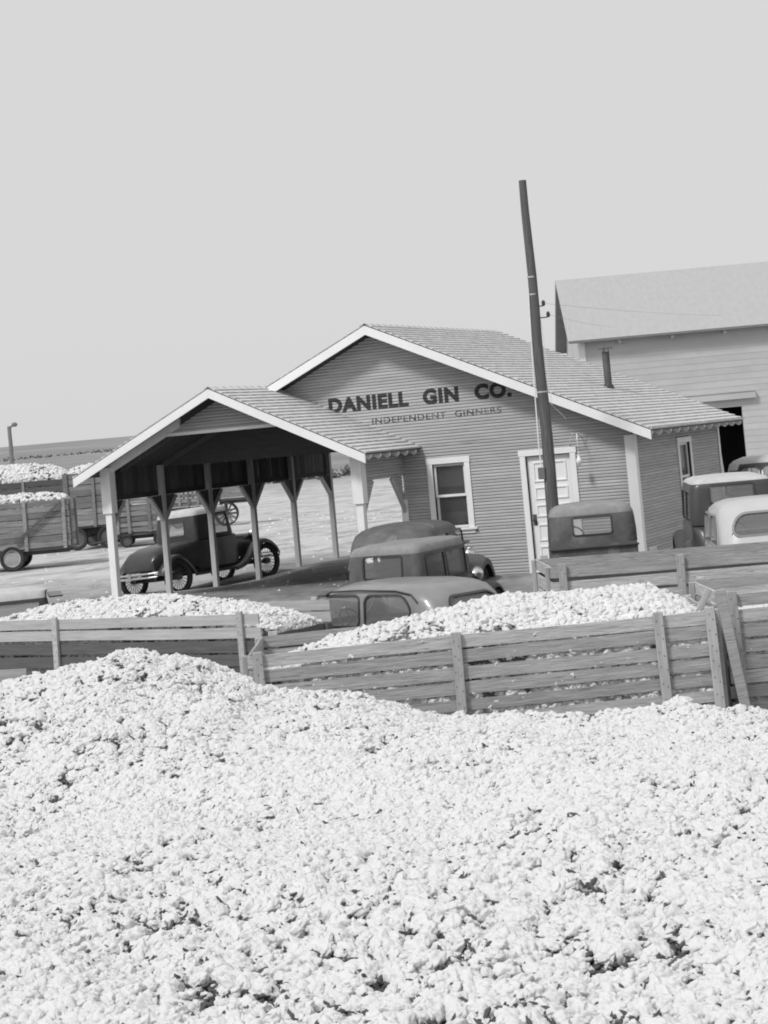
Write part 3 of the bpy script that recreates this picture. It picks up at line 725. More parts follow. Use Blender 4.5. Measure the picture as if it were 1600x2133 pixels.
# ------------------------------------------------------------------ cotton
def cotton_tree():
    g = bpy.data.node_groups.new('cotton_bolls', 'GeometryNodeTree')
    I = g.interface
    I.new_socket('Geometry', in_out='INPUT', socket_type='NodeSocketGeometry')
    for nm, dv in (('Spacing', .05), ('Size', .036)):
        s = I.new_socket(nm, in_out='INPUT', socket_type='NodeSocketFloat'); s.default_value = dv
    s = I.new_socket('Burrs', in_out='INPUT', socket_type='NodeSocketFloat'); s.default_value = 30
    s = I.new_socket('Seed', in_out='INPUT', socket_type='NodeSocketInt')
    I.new_socket('Geometry', in_out='OUTPUT', socket_type='NodeSocketGeometry')
    N = g.nodes.new; L = g.links.new
    gi = N('NodeGroupInput'); go = N('NodeGroupOutput')
    def lump(i, amt, sc, flat=1.0, subdiv=3, material=None, long=1.15, wide=None):
        s = N('GeometryNodeMeshIcoSphere'); s.inputs['Radius'].default_value = 1; s.inputs['Subdivisions'].default_value = subdiv
        pos = N('GeometryNodeInputPosition')
        ad = N('ShaderNodeVectorMath'); ad.operation = 'ADD'; ad.inputs[1].default_value = (i * 7.3, i * 3.1, i * 5.7); L(pos.outputs[0], ad.inputs[0])
        nz = N('ShaderNodeTexNoise'); nz.inputs['Scale'].default_value = sc; nz.inputs['Detail'].default_value = 4; nz.inputs['Roughness'].default_value = .55
        L(ad.outputs[0], nz.inputs['Vector'])
        sb = N('ShaderNodeMath'); sb.operation = 'MULTIPLY_ADD'; sb.inputs[1].default_value = amt * 2; sb.inputs[2].default_value = -amt + 0.0
        L(nz.outputs['Fac'], sb.inputs[0])
        sc_ = N('ShaderNodeVectorMath'); sc_.operation = 'SCALE'; L(pos.outputs[0], sc_.inputs[0]); L(sb.outputs[0], sc_.inputs['Scale'])
        sp = N('GeometryNodeSetPosition'); L(s.outputs['Mesh'], sp.inputs['Geometry']); L(sc_.outputs[0], sp.inputs['Offset'])
        tr = N('GeometryNodeTransform'); tr.inputs['Scale'].default_value = (long, wide or 0.8 + .04 * (i % 5), flat); L(sp.outputs[0], tr.inputs['Geometry'])
        sm = N('GeometryNodeSetShadeSmooth'); L(tr.outputs[0], sm.inputs['Geometry'])
        mt_ = N('GeometryNodeSetMaterial'); mt_.inputs['Material'].default_value = material; L(sm.outputs[0], mt_.inputs['Geometry'])
        gi_ = N('GeometryNodeGeometryToInstance'); L(mt_.outputs[0], gi_.inputs[0])
        return gi_.outputs[0]
    def scatter(variants, spacing_sock, spacing_val, dens_attr, dens_max, smin, smax, size_sock, seed_off, squash, lift=0.0):
        d = N('GeometryNodeDistributePointsOnFaces'); d.distribute_method = 'POISSON'
        L(gi.outputs['Geometry'], d.inputs['Mesh'])
        if spacing_sock: L(spacing_sock, d.inputs['Distance Min'])
        else: d.inputs['Distance Min'].default_value = spacing_val
        if isinstance(dens_max, float): d.inputs['Density Max'].default_value = dens_max
        else: L(dens_max, d.inputs['Density Max'])
        at = N('GeometryNodeInputNamedAttribute'); at.data_type = 'FLOAT'; at.inputs['Name'].default_value = dens_attr
        L(at.outputs['Attribute'], d.inputs['Density Factor'])
        sd = N('ShaderNodeMath'); sd.operation = 'ADD'; sd.inputs[1].default_value = seed_off; L(gi.outputs['Seed'], sd.inputs[0]); L(sd.outputs[0], d.inputs['Seed'])
        pts_ = d.outputs['Points']
        if lift:
            lv_ = N('ShaderNodeVectorMath'); lv_.operation = 'SCALE'; lv_.inputs['Scale'].default_value = lift; L(d.outputs['Normal'], lv_.inputs[0])
            stp = N('GeometryNodeSetPosition'); L(pts_, stp.inputs['Geometry']); L(lv_.outputs[0], stp.inputs['Offset']); pts_ = stp.outputs[0]
        j = N('GeometryNodeJoinGeometry')
        for v in variants: L(v, j.inputs[0])
        ip = N('GeometryNodeInstanceOnPoints'); L(pts_, ip.inputs['Points']); L(j.outputs[0], ip.inputs['Instance'])
        ip.inputs['Pick Instance'].default_value = True
        ri = N('FunctionNodeRandomValue'); ri.data_type = 'INT'; ri.inputs['Min'].default_value = 0 if False else 0
        for s in ri.inputs:
            if s.name == 'Max' and s.type == 'INT': s.default_value = len(variants) - 1
            if s.name == 'Min' and s.type == 'INT': s.default_value = 0
        ro = [o for o in ri.outputs if o.type == 'INT'][0]; L(ro, ip.inputs['Instance Index'])
        rv = N('FunctionNodeRandomValue'); rv.data_type = 'FLOAT_VECTOR'
        for s in rv.inputs:
            if s.name == 'Max' and s.type == 'VECTOR': s.default_value = (6.28, 6.28, 6.28) if not squash else (.75, .75, 6.28)
            if s.name == 'Min' and s.type == 'VECTOR': s.default_value = (0, 0, 0) if not squash else (-.75, -.75, 0)
        vo = [o for o in rv.outputs if o.type == 'VECTOR'][0]
        rt = N('FunctionNodeRotateRotation'); rt.rotation_space = 'LOCAL'; L(d.outputs['Rotation'], rt.inputs[0])
        e2r = N('FunctionNodeEulerToRotation'); L(vo, e2r.inputs[0]); L(e2r.outputs[0], rt.inputs[1]); L(rt.outputs[0], ip.inputs['Rotation'])
        rs = N('FunctionNodeRandomValue'); rs.data_type = 'FLOAT'
        for s in rs.inputs:
            if s.name == 'Max' and s.type == 'VALUE': s.default_value = smax
            if s.name == 'Min' and s.type == 'VALUE': s.default_value = smin
        fo = [o for o in rs.outputs if o.type == 'VALUE'][0]
        ml = N('ShaderNodeMath'); ml.operation = 'MULTIPLY'; L(fo, ml.inputs[0]); L(size_sock, ml.inputs[1]); L(ml.outputs[0], ip.inputs['Scale'])
        return ip.outputs[0]
    bolls = [lump(i, .95, 1.3, 0.6, 4, M['cotton']) for i in range(1, 8)]
    burrs = [lump(i, 1.2, 1.8, 0.4, 2, M['burr'], 1.7, .5) for i in range(11, 15)]
    a = scatter(bolls, gi.outputs['Spacing'], 0, 'dens', 4000.0, .55, 1.5, gi.outputs['Size'], 0, True)
    b = scatter(burrs, None, .012, 'shade_trash', gi.outputs['Burrs'], .25, .65, gi.outputs['Size'], 9, True, .014)  # burr flecks line the crevices and double as their dark shadow
    jj = N('GeometryNodeJoinGeometry')
    L(gi.outputs['Geometry'], jj.inputs[0]); L(a, jj.inputs[0]); L(b, jj.inputs[0])
    L(jj.outputs[0], go.inputs['Geometry'])
    return g
CT = cotton_tree()
def cotton_mesh(name, verts, faces, dens, shade_trash, label, spacing, size, burrs, seed, group=None, loc=(0, 0, 0), rz=0.0):
    me = bpy.data.meshes.new(name); me.from_pydata(verts, [], faces)
    for p in me.polygons: p.use_smooth = True
    for nm, a in (('dens', dens), ('shade_trash', shade_trash)):
        at = me.attributes.new(nm, 'FLOAT', 'POINT'); at.data.foreach_set('value', np.asarray(a, np.float32).reshape(-1))
    me.materials.append(M['base_cotton'])
    o = link(name, me); o.location = loc; o.rotation_euler = (0, 0, rz)
    tag(o, label, 'cotton', group, 'stuff')
    md = o.modifiers.new('bolls', 'NODES'); md.node_group = CT
    ids = {s.name: s.identifier for s in CT.interface.items_tree if s.in_out == 'INPUT'}
    md[ids['Spacing']] = spacing; md[ids['Size']] = size; md[ids['Burrs']] = float(burrs); md[ids['Seed']] = seed
    return o
def pile_h(r, t):
    cr = np.interp(r, [-8, -3.6, -2.8, -2.43, -1.9, -1.45, -1.33, -1.1, -.5, -.15, .15, .6, 1.5, 1.95, 2.2, 2.5, 3, 8],
                   [.75, .86, .98, 1.03, .88, .74, .64, .60, .54, .38, .24, .2, .15, .2, .24, .15, .08, .1])
    near = 0.55 + 0.22 * (fbm(r * .35 + 3, t * .35, 21) - .5) * 2
    w = ss(t, 12.8, 16.6)
    h = near * (1 - w) + cr * w
    h = h - .16 * np.exp(-((t - 12.6) / 1.5) ** 2) + 0.10 * np.exp(-((r + .6) / 1.3) ** 2 - ((t - 8.6) / .9) ** 2)
    h = h + .12 * (fbm(r * 1.3, t * 1.3, 31) - .5) + .11 * (fbm(r * 5, t * 5, 41, 3) - .5) * (1 - .6 * np.exp(-((t - 12.4) / 1.6) ** 2))
    edge = np.clip(np.minimum.reduce([(17.1 + .25 * np.sin(r * 2.1) - t) * 3.5, (r + 5.4) * 1.1, (5.4 - r) * 1.1, (t - 3.8) * 1.4]), 0, 1)
    e = np.sqrt(np.clip(1 - (1 - edge) ** 2, 0, 1))
    return -1.45 + (h + 1.45) * e
pr = np.arange(-5.6, 5.61, .034); pt = np.arange(3.7, 17.6, .034)
PR, PT = np.meshgrid(pr, pt); PZ = pile_h(PR, PT)
vx = np.stack([PR, PT, PZ], -1).reshape(-1, 3)
n_ = len(pr); q_ = (np.arange(len(pt) - 1)[:, None] * n_ + np.arange(n_ - 1)[None]).reshape(-1)
crev = fbm(PR * 1.2, PT * 1.0, 51, 3); band = np.exp(-((PT - 12.2) / 1.3) ** 2)
open_ = np.clip(ss(crev + .14 * np.exp(-((PT - 8.2) / 1.5) ** 2) + .10 * np.exp(-((PR + .9) / .8) ** 2 - ((PT - 8.6) / .9) ** 2) + .08 * np.exp(-((PR - 1.0) / .35) ** 2 - ((PT - 7.4) / .5) ** 2) + .08 * np.exp(-((PT - 15.3) / 1.3) ** 2) - .14 * band, .36, .62) + .12, 0, 1)
wx = PR + .12 * fbm(PR * 4, PT * 4, 71, 2); wy = PT + .12 * fbm(PR * 4 + 9, PT * 4, 72, 2)
ridge = np.abs(fbm(wx * 7.5, wy * 6.5, 61, 2) - .5)
gap = (1 - ss(ridge, .010 + .034 * open_, .026 + .055 * open_)) * ss(fbm(PR * 2.6, PT * 2.2, 65, 3), .52 - .22 * open_, .57 - .20 * open_)
pit = ss(fbm(PR * 12, PT * 11, 66, 2), .61, .69) * ss(open_, .2, .6)
gap = np.clip(np.maximum(gap, pit * .35), 0, 1)
dens = 1.0 - gap * .985
shade_trash = np.clip(gap + .010 + .6 * (1 - ss(ridge, .016 + .03 * open_, .035 + .06 * open_)) * ss(fbm(PR * 2.6, PT * 2.2, 65, 3), .44 - .22 * open_, .54 - .20 * open_), 0, 1)
vx[:, 2] -= (.05 * gap + .012).reshape(-1)
pile = cotton_mesh('cotton_pile', vx.tolist(), np.stack([q_, q_ + 1, q_ + n_ + 1, q_ + n_], 1).tolist(), dens, shade_trash,
                   'vast loose heap of picked white cotton filling the foreground', .026, .0315, 1500, 3, loc=(EYE.x, EYE.y, 0), rz=YAW)
def load(label, L_, w, zb, prof, loc, rz, seed, spacing=.055, size=.037, group='cotton loads in trailers'):
    """cotton filling a trailer box: domed top over upright sides; prof(x, y) -> top height"""
    dx = .07; xs = np.arange(-L_ / 2, L_ / 2 + .01, dx); ysn = np.linspace(-w / 2, w / 2, int(w / dx) + 2)
    X, Y = np.meshgrid(xs, ysn); Z = prof(X, Y) + .05 * (fbm(X * 3 + seed, Y * 3, seed, 3) - .5) + .05 * (fbm(X * 7 + seed, Y * 7, seed + 5, 2) - .5)
    v = np.stack([X, Y, Z], -1).reshape(-1, 3).tolist(); nx = len(xs); ny = len(ysn)
    q = (np.arange(ny - 1)[:, None] * nx + np.arange(nx - 1)[None]).reshape(-1)
    f = np.stack([q, q + 1, q + nx + 1, q + nx], 1).tolist()
    ring = [i for i in range(nx)] + [j * nx + nx - 1 for j in range(1, ny)] + [(ny - 1) * nx + i for i in range(nx - 2, -1, -1)] + [j * nx for j in range(ny - 2, 0, -1)]
    prev = ring
    for k in range(1, 9):
        cur = []
        for i in ring:
            p = v[i]; cur.append(len(v)); v.append([p[0], p[1], p[2] + (zb - p[2]) * k / 8.0])
        for a in range(len(ring)):
            b = (a + 1) % len(ring); f.append([prev[a], cur[a], cur[b], prev[b]])
        prev = cur
    va = np.array(v); c = fbm(va[:, 0] * 8 + 50, va[:, 1] * 8 + va[:, 2] * 8 + 50, seed + 9, 2); c2 = fbm(va[:, 0] * 1.5 + 50, va[:, 1] * 1.5 + 50, seed + 12, 2)
    dn_ = 1 - ss(c, .52, .62) * ss(c2, .35, .6) * .9
    return cotton_mesh('cotton_load', v, f, dn_, np.clip(ss(c, .52, .62) * ss(c2, .35, .6) + .03, 0, 1), label, spacing, size, 120, seed, group, loc, rz)

# ------------------------------------------------------------------ trailers and wagons
CACHE = {}
def plank_mesh(L_, h, th, mname, axis='x', bow=0.0):
    key = (round(L_, 3), round(h, 3), th, mname, axis, bow)
    if key in CACHE: return CACHE[key]
    bm = NB()
    if axis == 'x':
        n = 5
        rings = []
        for k in range(n + 1):
            x = -L_ / 2 + L_ * k / n; s = bow * math.sin(math.pi * k / n) + random.uniform(-.006, .006); hh = h * random.uniform(.95, 1.03)
            rings.append([bm.verts.new((x, y, s + z)) for y, z in ((-th / 2, -hh / 2), (th / 2, -hh / 2), (th / 2, hh / 2), (-th / 2, hh / 2))])
        for A, B in zip(rings, rings[1:]):
            for i in range(4): bm.faces.new((A[i], A[(i + 1) % 4], B[(i + 1) % 4], B[i]))
        bm.faces.new(rings[0][::-1]); bm.faces.new(rings[-1])
    else: box(bm, -th / 2, th / 2, -th / 2 * .6, th / 2 * .6, -h / 2, h / 2, bev=.004) if False else box(bm, -L_ / 2, L_ / 2, -th / 2, th / 2, -h / 2, h / 2, bev=.005)
    me = bpy.data.meshes.new('plank'); bmesh.ops.recalc_face_normals(bm, faces=bm.faces[:]); bm.to_mesh(me); bm.free(); me.materials.append(M[mname])
    CACHE[key] = me; return me
def plank(name, parent, L_, h, th, mname, loc, rz=0.0, axis='x', tilt=None, bow=0.0):
    o = link(name, plank_mesh(L_, h, th, mname, axis, bow), parent)
    o.location = loc; o.rotation_euler = (0, (random.uniform(-.004, .004) if tilt is None else tilt), rz)
    return o
def wheel(parent, x, y, z, R, tw, tyre='rubber', rim='rim', spokes=0, name='wheel', srad=.02):
    s = 1 if y >= 0 else -1
    bm = NB()
    if spokes:
        lathe(bm, [(R * .16, -.07), (R * .16, .07)], 12, 'y')
        for k in range(spokes):
            a = 2 * math.pi * k / spokes
            tube(bm, [(R * .14 * math.cos(a), 0, R * .14 * math.sin(a)), (R * .9 * math.cos(a), 0, R * .9 * math.sin(a))], (.02 if spokes < 16 else .008), 4)
    else:
        lathe(bm, [(R * .68, -.03), (R * .70, -tw * .3), (R * .66, -tw * .32), (R * .5, -.01), (R * .22, .0), (R * .2, .05), (R * .08, .075)] if s < 0 else
              [(R * .08, .075), (R * .2, .05), (R * .22, 0), (R * .5, -.01), (R * .66, tw * .32), (R * .70, tw * .3), (R * .68, -.03)], 20, 'y')
        if s < 0: bmesh.ops.transform(bm, matrix=Matrix.Scale(-1, 4, (0, 1, 0)), verts=[v for v in bm.verts if False])
    w = obj(name, bm, M[rim], parent, smooth=40); w.location = (x, y, z)
    bm = NB()
    if spokes: lathe(bm, [(R * .88, -.03), (R, -.03), (R, .03), (R * .88, .03)] if tyre == 'iron' else [(R * .72, -tw * .25), (R * .8, -tw * .5), (R * .94, -tw * .46), (R, -tw * .2), (R, tw * .2), (R * .94, tw * .46), (R * .8, tw * .5), (R * .72, tw * .25)], 28, 'y', None, True)
    else: lathe(bm, [(R * .68, -tw * .32), (R * .78, -tw * .5), (R * .93, -tw * .48), (R, -tw * .25), (R, tw * .25), (R * .93, tw * .48), (R * .78, tw * .5), (R * .68, tw * .32)], 28, 'y', None, True)
    obj('tyre', bm, M[tyre], w, smooth=50)
    return w
def trailer(name, label, cat, group, loc, rz, L_, w, zbed, rows, stakes, near='slat', far='slat', stakem='stake', gap=.028, end_rows=None, tilt=0.0,
            wheels=(-1, 1), R=.36, th=.024, endgap=None, far_rows=None, lower=None, lower_from=99, open_ends=(), stake_top=.04, wood_wheel=False, hub=None):
    """rows: board heights from the top down as (z_top, height); local x runs along the near side, +y away from the viewer"""
    o = empty(name, loc, rz, label, cat, group); o.rotation_euler = (0, -tilt, rz)
    for sgn, mname, rws in ((-1, near, rows), (1, far, far_rows or rows)):
        for k, (zt, h) in enumerate(rws):
            mm = mname if (k < lower_from) else lower
            inset = 0.0 if k < lower_from else .004
            plank('side_slat', o, L_, h, th, mm, (random.uniform(-.02, .02), sgn * (w / 2 - inset), zt - h / 2), bow=random.choice((0, .006, -.006)))
        zt0 = rws[0][0] + stake_top; zb = rws[-1][0] - rws[-1][1] - .05
        for x in stakes:
            plank('stake', o, .095, zt0 - zb, .05, stakem, (x, sgn * (w / 2 + .04), (zt0 + zb) / 2), axis='z', tilt=random.uniform(-.02, .02))
    bm = NB()      # nail heads and bolts through the stakes
    for x in stakes:
        for zt, h in rows:
            for dx_, dz_ in ((-.022, .3), (.024, .68)):
                xx, zz = x + dx_ + random.uniform(-.008, .008), zt - h * (dz_ + random.uniform(-.08, .08)); box(bm, xx - .0045, xx + .0045, -w / 2 - .069, -w / 2 - .0635, zz - .0045, zz + .0045)
    obj('nails', bm, M['iron'], o, 'stuff')
    for sgn in (-1, 1):
        if sgn in open_ends: continue
        for k, (zt, h) in enumerate(end_rows or rows):
            plank('end_slat', o, w - .06, h, th, near if k < lower_from else lower, (sgn * (L_ / 2 - .02), 0, zt - h / 2), math.pi / 2)
        for y in (-w / 2 + .12, w / 2 - .12):
            zt = (end_rows or rows)[0][0]; zb = rows[-1][0] - rows[-1][1] - .05
            plank('end_stake', o, .09, zt - zb, .05, stakem, (sgn * (L_ / 2 + .022), y, (zt + zb) / 2), math.pi / 2, axis='z', tilt=0)
    bm = NB(); box(bm, -L_ / 2, L_ / 2, -w / 2 + .02, w / 2 - .02, zbed - .06, zbed); obj('bed', bm, M['slat_dark'], o)
    for s in (-1, 1):
        bm = NB(); box(bm, -L_ / 2 + .1, L_ / 2 - .1, s * w * .25 - .05, s * w * .25 + .05, zbed - .18, zbed - .063); obj('sill_beam', bm, M['slat_dark'], o)
    for x in wheels:
        xx = x * L_ * .32
        bm = NB(); tube(bm, [(xx, -w * .44, R), (xx, w * .44, R)], .04, 8); box(bm, xx - .05, xx + .05, -w * .3, w * .3, R, zbed - .183); obj('axle', bm, M['iron'], o)
        for s in (-1, 1): wheel(o, xx, s * w * .47, R, R, .16, 'iron' if wood_wheel else ('dusty_rubber' if hub is None else 'rubber'), 'slat_dark' if wood_wheel else (hub or 'pale_rim'), 12 if wood_wheel else 0)
    bm = NB(); tube(bm, [(-L_ / 2 + .3, 0, zbed - .12), (-L_ / 2 - .9, 0, R * .9)], .04, 8); obj('tongue', bm, M['iron'], o)
    return o
def rows_(top, n, h, gap, jit=.008):
    return [(top - k * (h + gap) + random.uniform(-jit, jit), h + random.uniform(-jit, jit)) for k in range(n)]
GT = 'slatted cotton trailers in the yard'
# A: the loaded trailer just behind the foreground heap
ga = -1.32; ta = Vector((0.69, 20.0))
A_ = trailer('cotton_trailer', 'grey slatted trailer heaped with cotton just behind the foreground heap', 'trailer', GT, yard(ta.x, ta.y, ga), yaw_of(1, 0), 4.55, 1.95, .82, rows_(2.03, 9, .115, .036), [-2.15, -.25, 1.72, 2.22], tilt=.012)
def prof_a(x, y):
    top = np.interp(x, [-2.3, -1.85, -1.3, -.6, .2, 1.0, 1.75, 2.05, 2.3], [1.72, 1.85, 2.0, 2.12, 2.26, 2.24, 2.24, 2.08, 1.92])
    edge = np.interp(x, [-2.3, -1.85, -1.5, -.6, -.3, 2.3], [1.7, 1.82, 1.93, 2.0, 1.97, 1.99])
    f = np.clip(np.abs(y) / .95, 0, 1) ** 2
    return top * (1 - f) + edge * f
load('long white cotton load domed over the slatted trailer behind the foreground heap', 4.42, 1.877, .86, prof_a, yard(ta.x, ta.y, ga), yaw_of(1, 0), 11)
# spilled fringe of the load over the near boards is part of the same load; loose brace boards on the end
bm = NB(); box(bm, -.05, .05, -.02, .02, -.85, .85, bev=.006); o = obj('leaning_board', bm, M['slat'], A_); o.location = (2.42, -1.06, 1.38); o.rotation_euler = (0, -.11, 0)
bm = NB(); box(bm, -.03, .03, -.02, .02, -.22, .12, bev=.006); o = obj('stub_stake', bm, M['stake'], A_); o.location = (2.2, -.85, 2.12); o.rotation_euler = (0, .55, 0)
# A2: trailer cut by the frame on the far side of it
tb = Vector((4.75, 20.5))
trailer('cotton_trailer', 'grey slatted trailer end to end with the heaped one, mostly out of frame', 'trailer', GT, yard(tb.x, tb.y, -1.3), yaw_of(1, .0), 3.3, 2.0, .82, rows_(2.12, 10, .125, .025), [-1.55, -.2, 1.3])
load('flat cotton load glimpsed between the slats of the cut-off trailer', 3.2, 1.9, .86, lambda x, y: 1.86 + 0 * x, yard(tb.x, tb.y, -1.3), yaw_of(1, 0), 12)
# R: the long empty one behind
tr_ = Vector((4.35, 25.1))
R_ = trailer('cotton_trailer', 'long empty slatted trailer standing in front of the parked truck cab', 'trailer', GT, yard(tr_.x, tr_.y, -1.25), yaw_of(1, .04), 5.3, 1.75, .95, rows_(2.14, 7, .14, .05, .012), [-2.5, -1.05, .55, 2.3], tilt=-.012, far='slat_dark')  # far slats coloured dark so the gaps between near boards read as shadow
fs = sorted([c for c in R_.children if c.name.startswith('side_slat') and c.location.y > 0], key=lambda c: -c.location.z)
fs[0].data = [c for c in R_.children if c.name.startswith('side_slat') and c.location.y < 0][0].data
# B: two-tone trailer
ub = Vector((-.83, .56)).normalized(); vb = Vector((-ub.y * -1, -ub.x)).normalized()   # along, across (away)
vb = Vector((.56, .83)).normalized()
cb = Vector((-1.93, 25.4)) + ub * 2.6 + vb * .78
tb_rows = [(1.86, .135), (1.69, .135), (1.52, .15), (1.34, .15), (1.16, .15), (.98, .15)]
B_ = trailer('cotton_trailer', 'trailer with two pale top boards over dark lower slats, heaped with cotton', 'trailer', GT, yard(cb.x, cb.y, -1.3), yaw_of(-ub.x, -ub.y), 5.2, 1.56, .8, tb_rows, [-1.0, 2.3],
             near='slat_pale', far='slat_pale', stakem='slat_pale', lower='slat_dark', lower_from=2, end_rows=[(1.56, .14), (1.40, .14), (1.22, .14), (1.04, .14)])
for c in B_.children:
    if c.name.startswith(('end_slat', 'end_stake')):
        c.data = c.data.copy(); c.data.materials.clear(); c.data.materials.append(M['slat_dark'])  # end gate coloured dark, its shadow put into the wood tone
for x in (1.65,): plank('dark_stake', B_, .11, .8, .05, 'slat_dark', (x, -.75, 1.2), axis='z', tilt=0)
def prof_b(x, y):
    top = np.interp(x, [-2.6, -1.6, .2, 1.4, 2.2, 2.6], [1.82, 2.02, 2.05, 1.95, 1.80, 1.6])
    edge = np.interp(x, [-2.6, 1.5, 2.6], [1.76, 1.76, 1.55]); f = np.clip(np.abs(y) / .74, 0, 1) ** 2
    return top * (1 - f) + edge * f
load('cotton load in the two-tone trailer with pale top boards', 5.06, 1.40, .84, prof_b, yard(cb.x, cb.y, -1.3), yaw_of(-ub.x, -ub.y), 13)
# T: plain plank side showing over the crest of the heap
trailer('plank_trailer', 'smooth plank trailer side showing over the crest of the cotton heap', 'trailer', GT, yard(-5.4, 19.6, -1.3), yaw_of(1, -.0), 3.2, 1.5, .8, [(2.14, .17), (1.955, .17), (1.77, .17), (1.59, .17)], [-1.4, .5], near='slat_pale', far='slat_pale', gap=.01, tilt=-.04,
        far_rows=[(1.6, .17), (1.42, .17)], end_rows=[(1.6, .17), (1.42, .17)])
# wagons on the far side of the lot
M['slat_old'] = mat('old_wagon_wood', 0.24, 0.9, 0.4, 2.6, (1, 14, 14), 0.4, 9, 0.3, spots=(0.1, 0.62, 3))
GW = 'loaded wagons across the lot'
def wagon(label, r, t, hr, ht, L_, w, zbed, rows, stakes, R=.32, cot=None, seed=20, wheels=(-1, 1), **kw):
    z = gz(r, t); o = trailer('cotton_wagon', label, 'wagon', GW, yard(r, t, z), yaw_of(hr, ht), L_, w, zbed, rows, stakes, R=R, wheels=wheels, **{'near': 'slat_old', 'far': 'slat_old', 'stakem': 'slat_old', 'hub': 'rim', **kw})
    if cot:
        top, lab = cot; e = rows[0][0]
        load(lab, L_ - .26, w - .26, zbed + .03, lambda x, y: e - .03 + (top - e) * np.clip(1 - (np.abs(y) / (w / 2)) ** 2, 0, 1) * np.clip(1 - (np.abs(x) / (L_ / 2)) ** 4, 0, 1), yard(r, t, z), yaw_of(hr, ht), seed, .085, .058, 'cotton loads on the far wagons')
    return o
w1 = wagon('plank-sided wagon with diagonal brace and pale hubs, nearest of the far wagons', -10.75, 53.9, 1, .06, 3.5, 1.7, .56, rows_(1.83, 8, .15, .01), [-1.6, -.5, .55, 1.6], .34, (2.05, 'cotton on the plank-sided wagon with the diagonal brace'), 21, gap=.01, hub='pale_rim', wheels=(.12,))
for (a, b) in (((.25, .75), (1.55, 1.75)), ((-1.5, .8), (-.05, 2.2))):
    d = Vector((b[0] - a[0], 0, b[1] - a[1])); bm = NB(); box(bm, -d.length / 2, d.length / 2, -.02, .02, -.035, .035); o = obj('diagonal_brace', bm, M['slat_dark'], w1)
    o.location = ((a[0] + b[0]) / 2, -.93, (a[1] + b[1]) / 2); o.rotation_euler = (0, -math.atan2(d.z, d.x), 0)
wagon('dark low wagon piled high with cotton, behind the braced wagon', -14.4, 72, 1, .05, 5.2, 2.0, 1.2, rows_(2.28, 5, .2, .02), [-2.4, -.8, .8, 2.4], .45, (2.95, 'tall cotton heap on the dark wagon behind the braced one'), 22, near='slat_dark', far='slat_dark')
wagon('tall boarded truck wagon by the front porch post', -9.8, 64.0, 1, -.06, 1.6, 2.6, .75, rows_(2.45, 9, .18, .01), [-.7, .15, .7], .36, (2.7, 'cotton topping the tall boarded wagon by the porch post'), 23, hub='rim')
wagon('empty stake-sided wagon seen under the porch behind the parked coupe', -8.2, 62.5, 1, .08, 1.62, 1.6, .42, rows_(1.62, 7, .125, .045), [-.75, -.4, .25, .75], .2)
wagon('small open-slat wagon standing beyond the stake-sided wagon', -8.0, 75.5, 1, 0, 1.5, 1.5, .75, rows_(1.6, 5, .11, .06), [-.7, -.35, 0, .35, .7], .3)
wagon('box wagon on spoked wooden wheels, farthest along the row of wagons', -6.15, 73.6, 1, .05, 1.35, 1.3, 1.0, rows_(1.62, 3, .18, .01), [-.6, .5], .44, wood_wheel=True, wheels=(-.8,))

# ------------------------------------------------------------------ cars
def rrect(x0, x1, w, rc, n=5):
    """rounded rectangle outline in plan, anticlockwise from the rear"""
    rc = max(.004, min(rc, w * .98, (x1 - x0) * .49)); pts = []
    for cx, cy, a0 in ((x1 - rc, w - rc, 0), (x0 + rc, w - rc, 90), (x0 + rc, -w + rc, 180), (x1 - rc, -w + rc, 270)):
        for k in range(n + 1):
            a = math.radians(a0 + 90 * k / n); pts.append((cx + rc * math.cos(a), cy + rc * math.sin(a)))
    return pts
def lev(levels, z):
    zs = [l[0] for l in levels]
    return [float(np.interp(z, zs, [l[i] for l in levels])) for i in range(1, 5)]
def rr2(a0, a1, z0, z1, r, n=5):
    """rounded window outline; r is one radius or four: (bottom-left, bottom-right, top-right, top-left)"""
    rs = r if isinstance(r, (tuple, list)) else (r,) * 4
    pts = []
    for (cx, cz, ang), q in zip(((a0, z0, 180), (a1, z0, 270), (a1, z1, 0), (a0, z1, 90)), rs):
        q = min(q, (a1 - a0) * .49, (z1 - z0) * .98)
        ccx = cx + q * (1 if cx == a0 else -1); ccz = cz + q * (1 if cz == z0 else -1)
        for k in range(n + 1):
            a = math.radians(ang + 90 * k / n); pts.append((ccx + q * math.cos(a), ccz + q * math.sin(a)))
    return pts
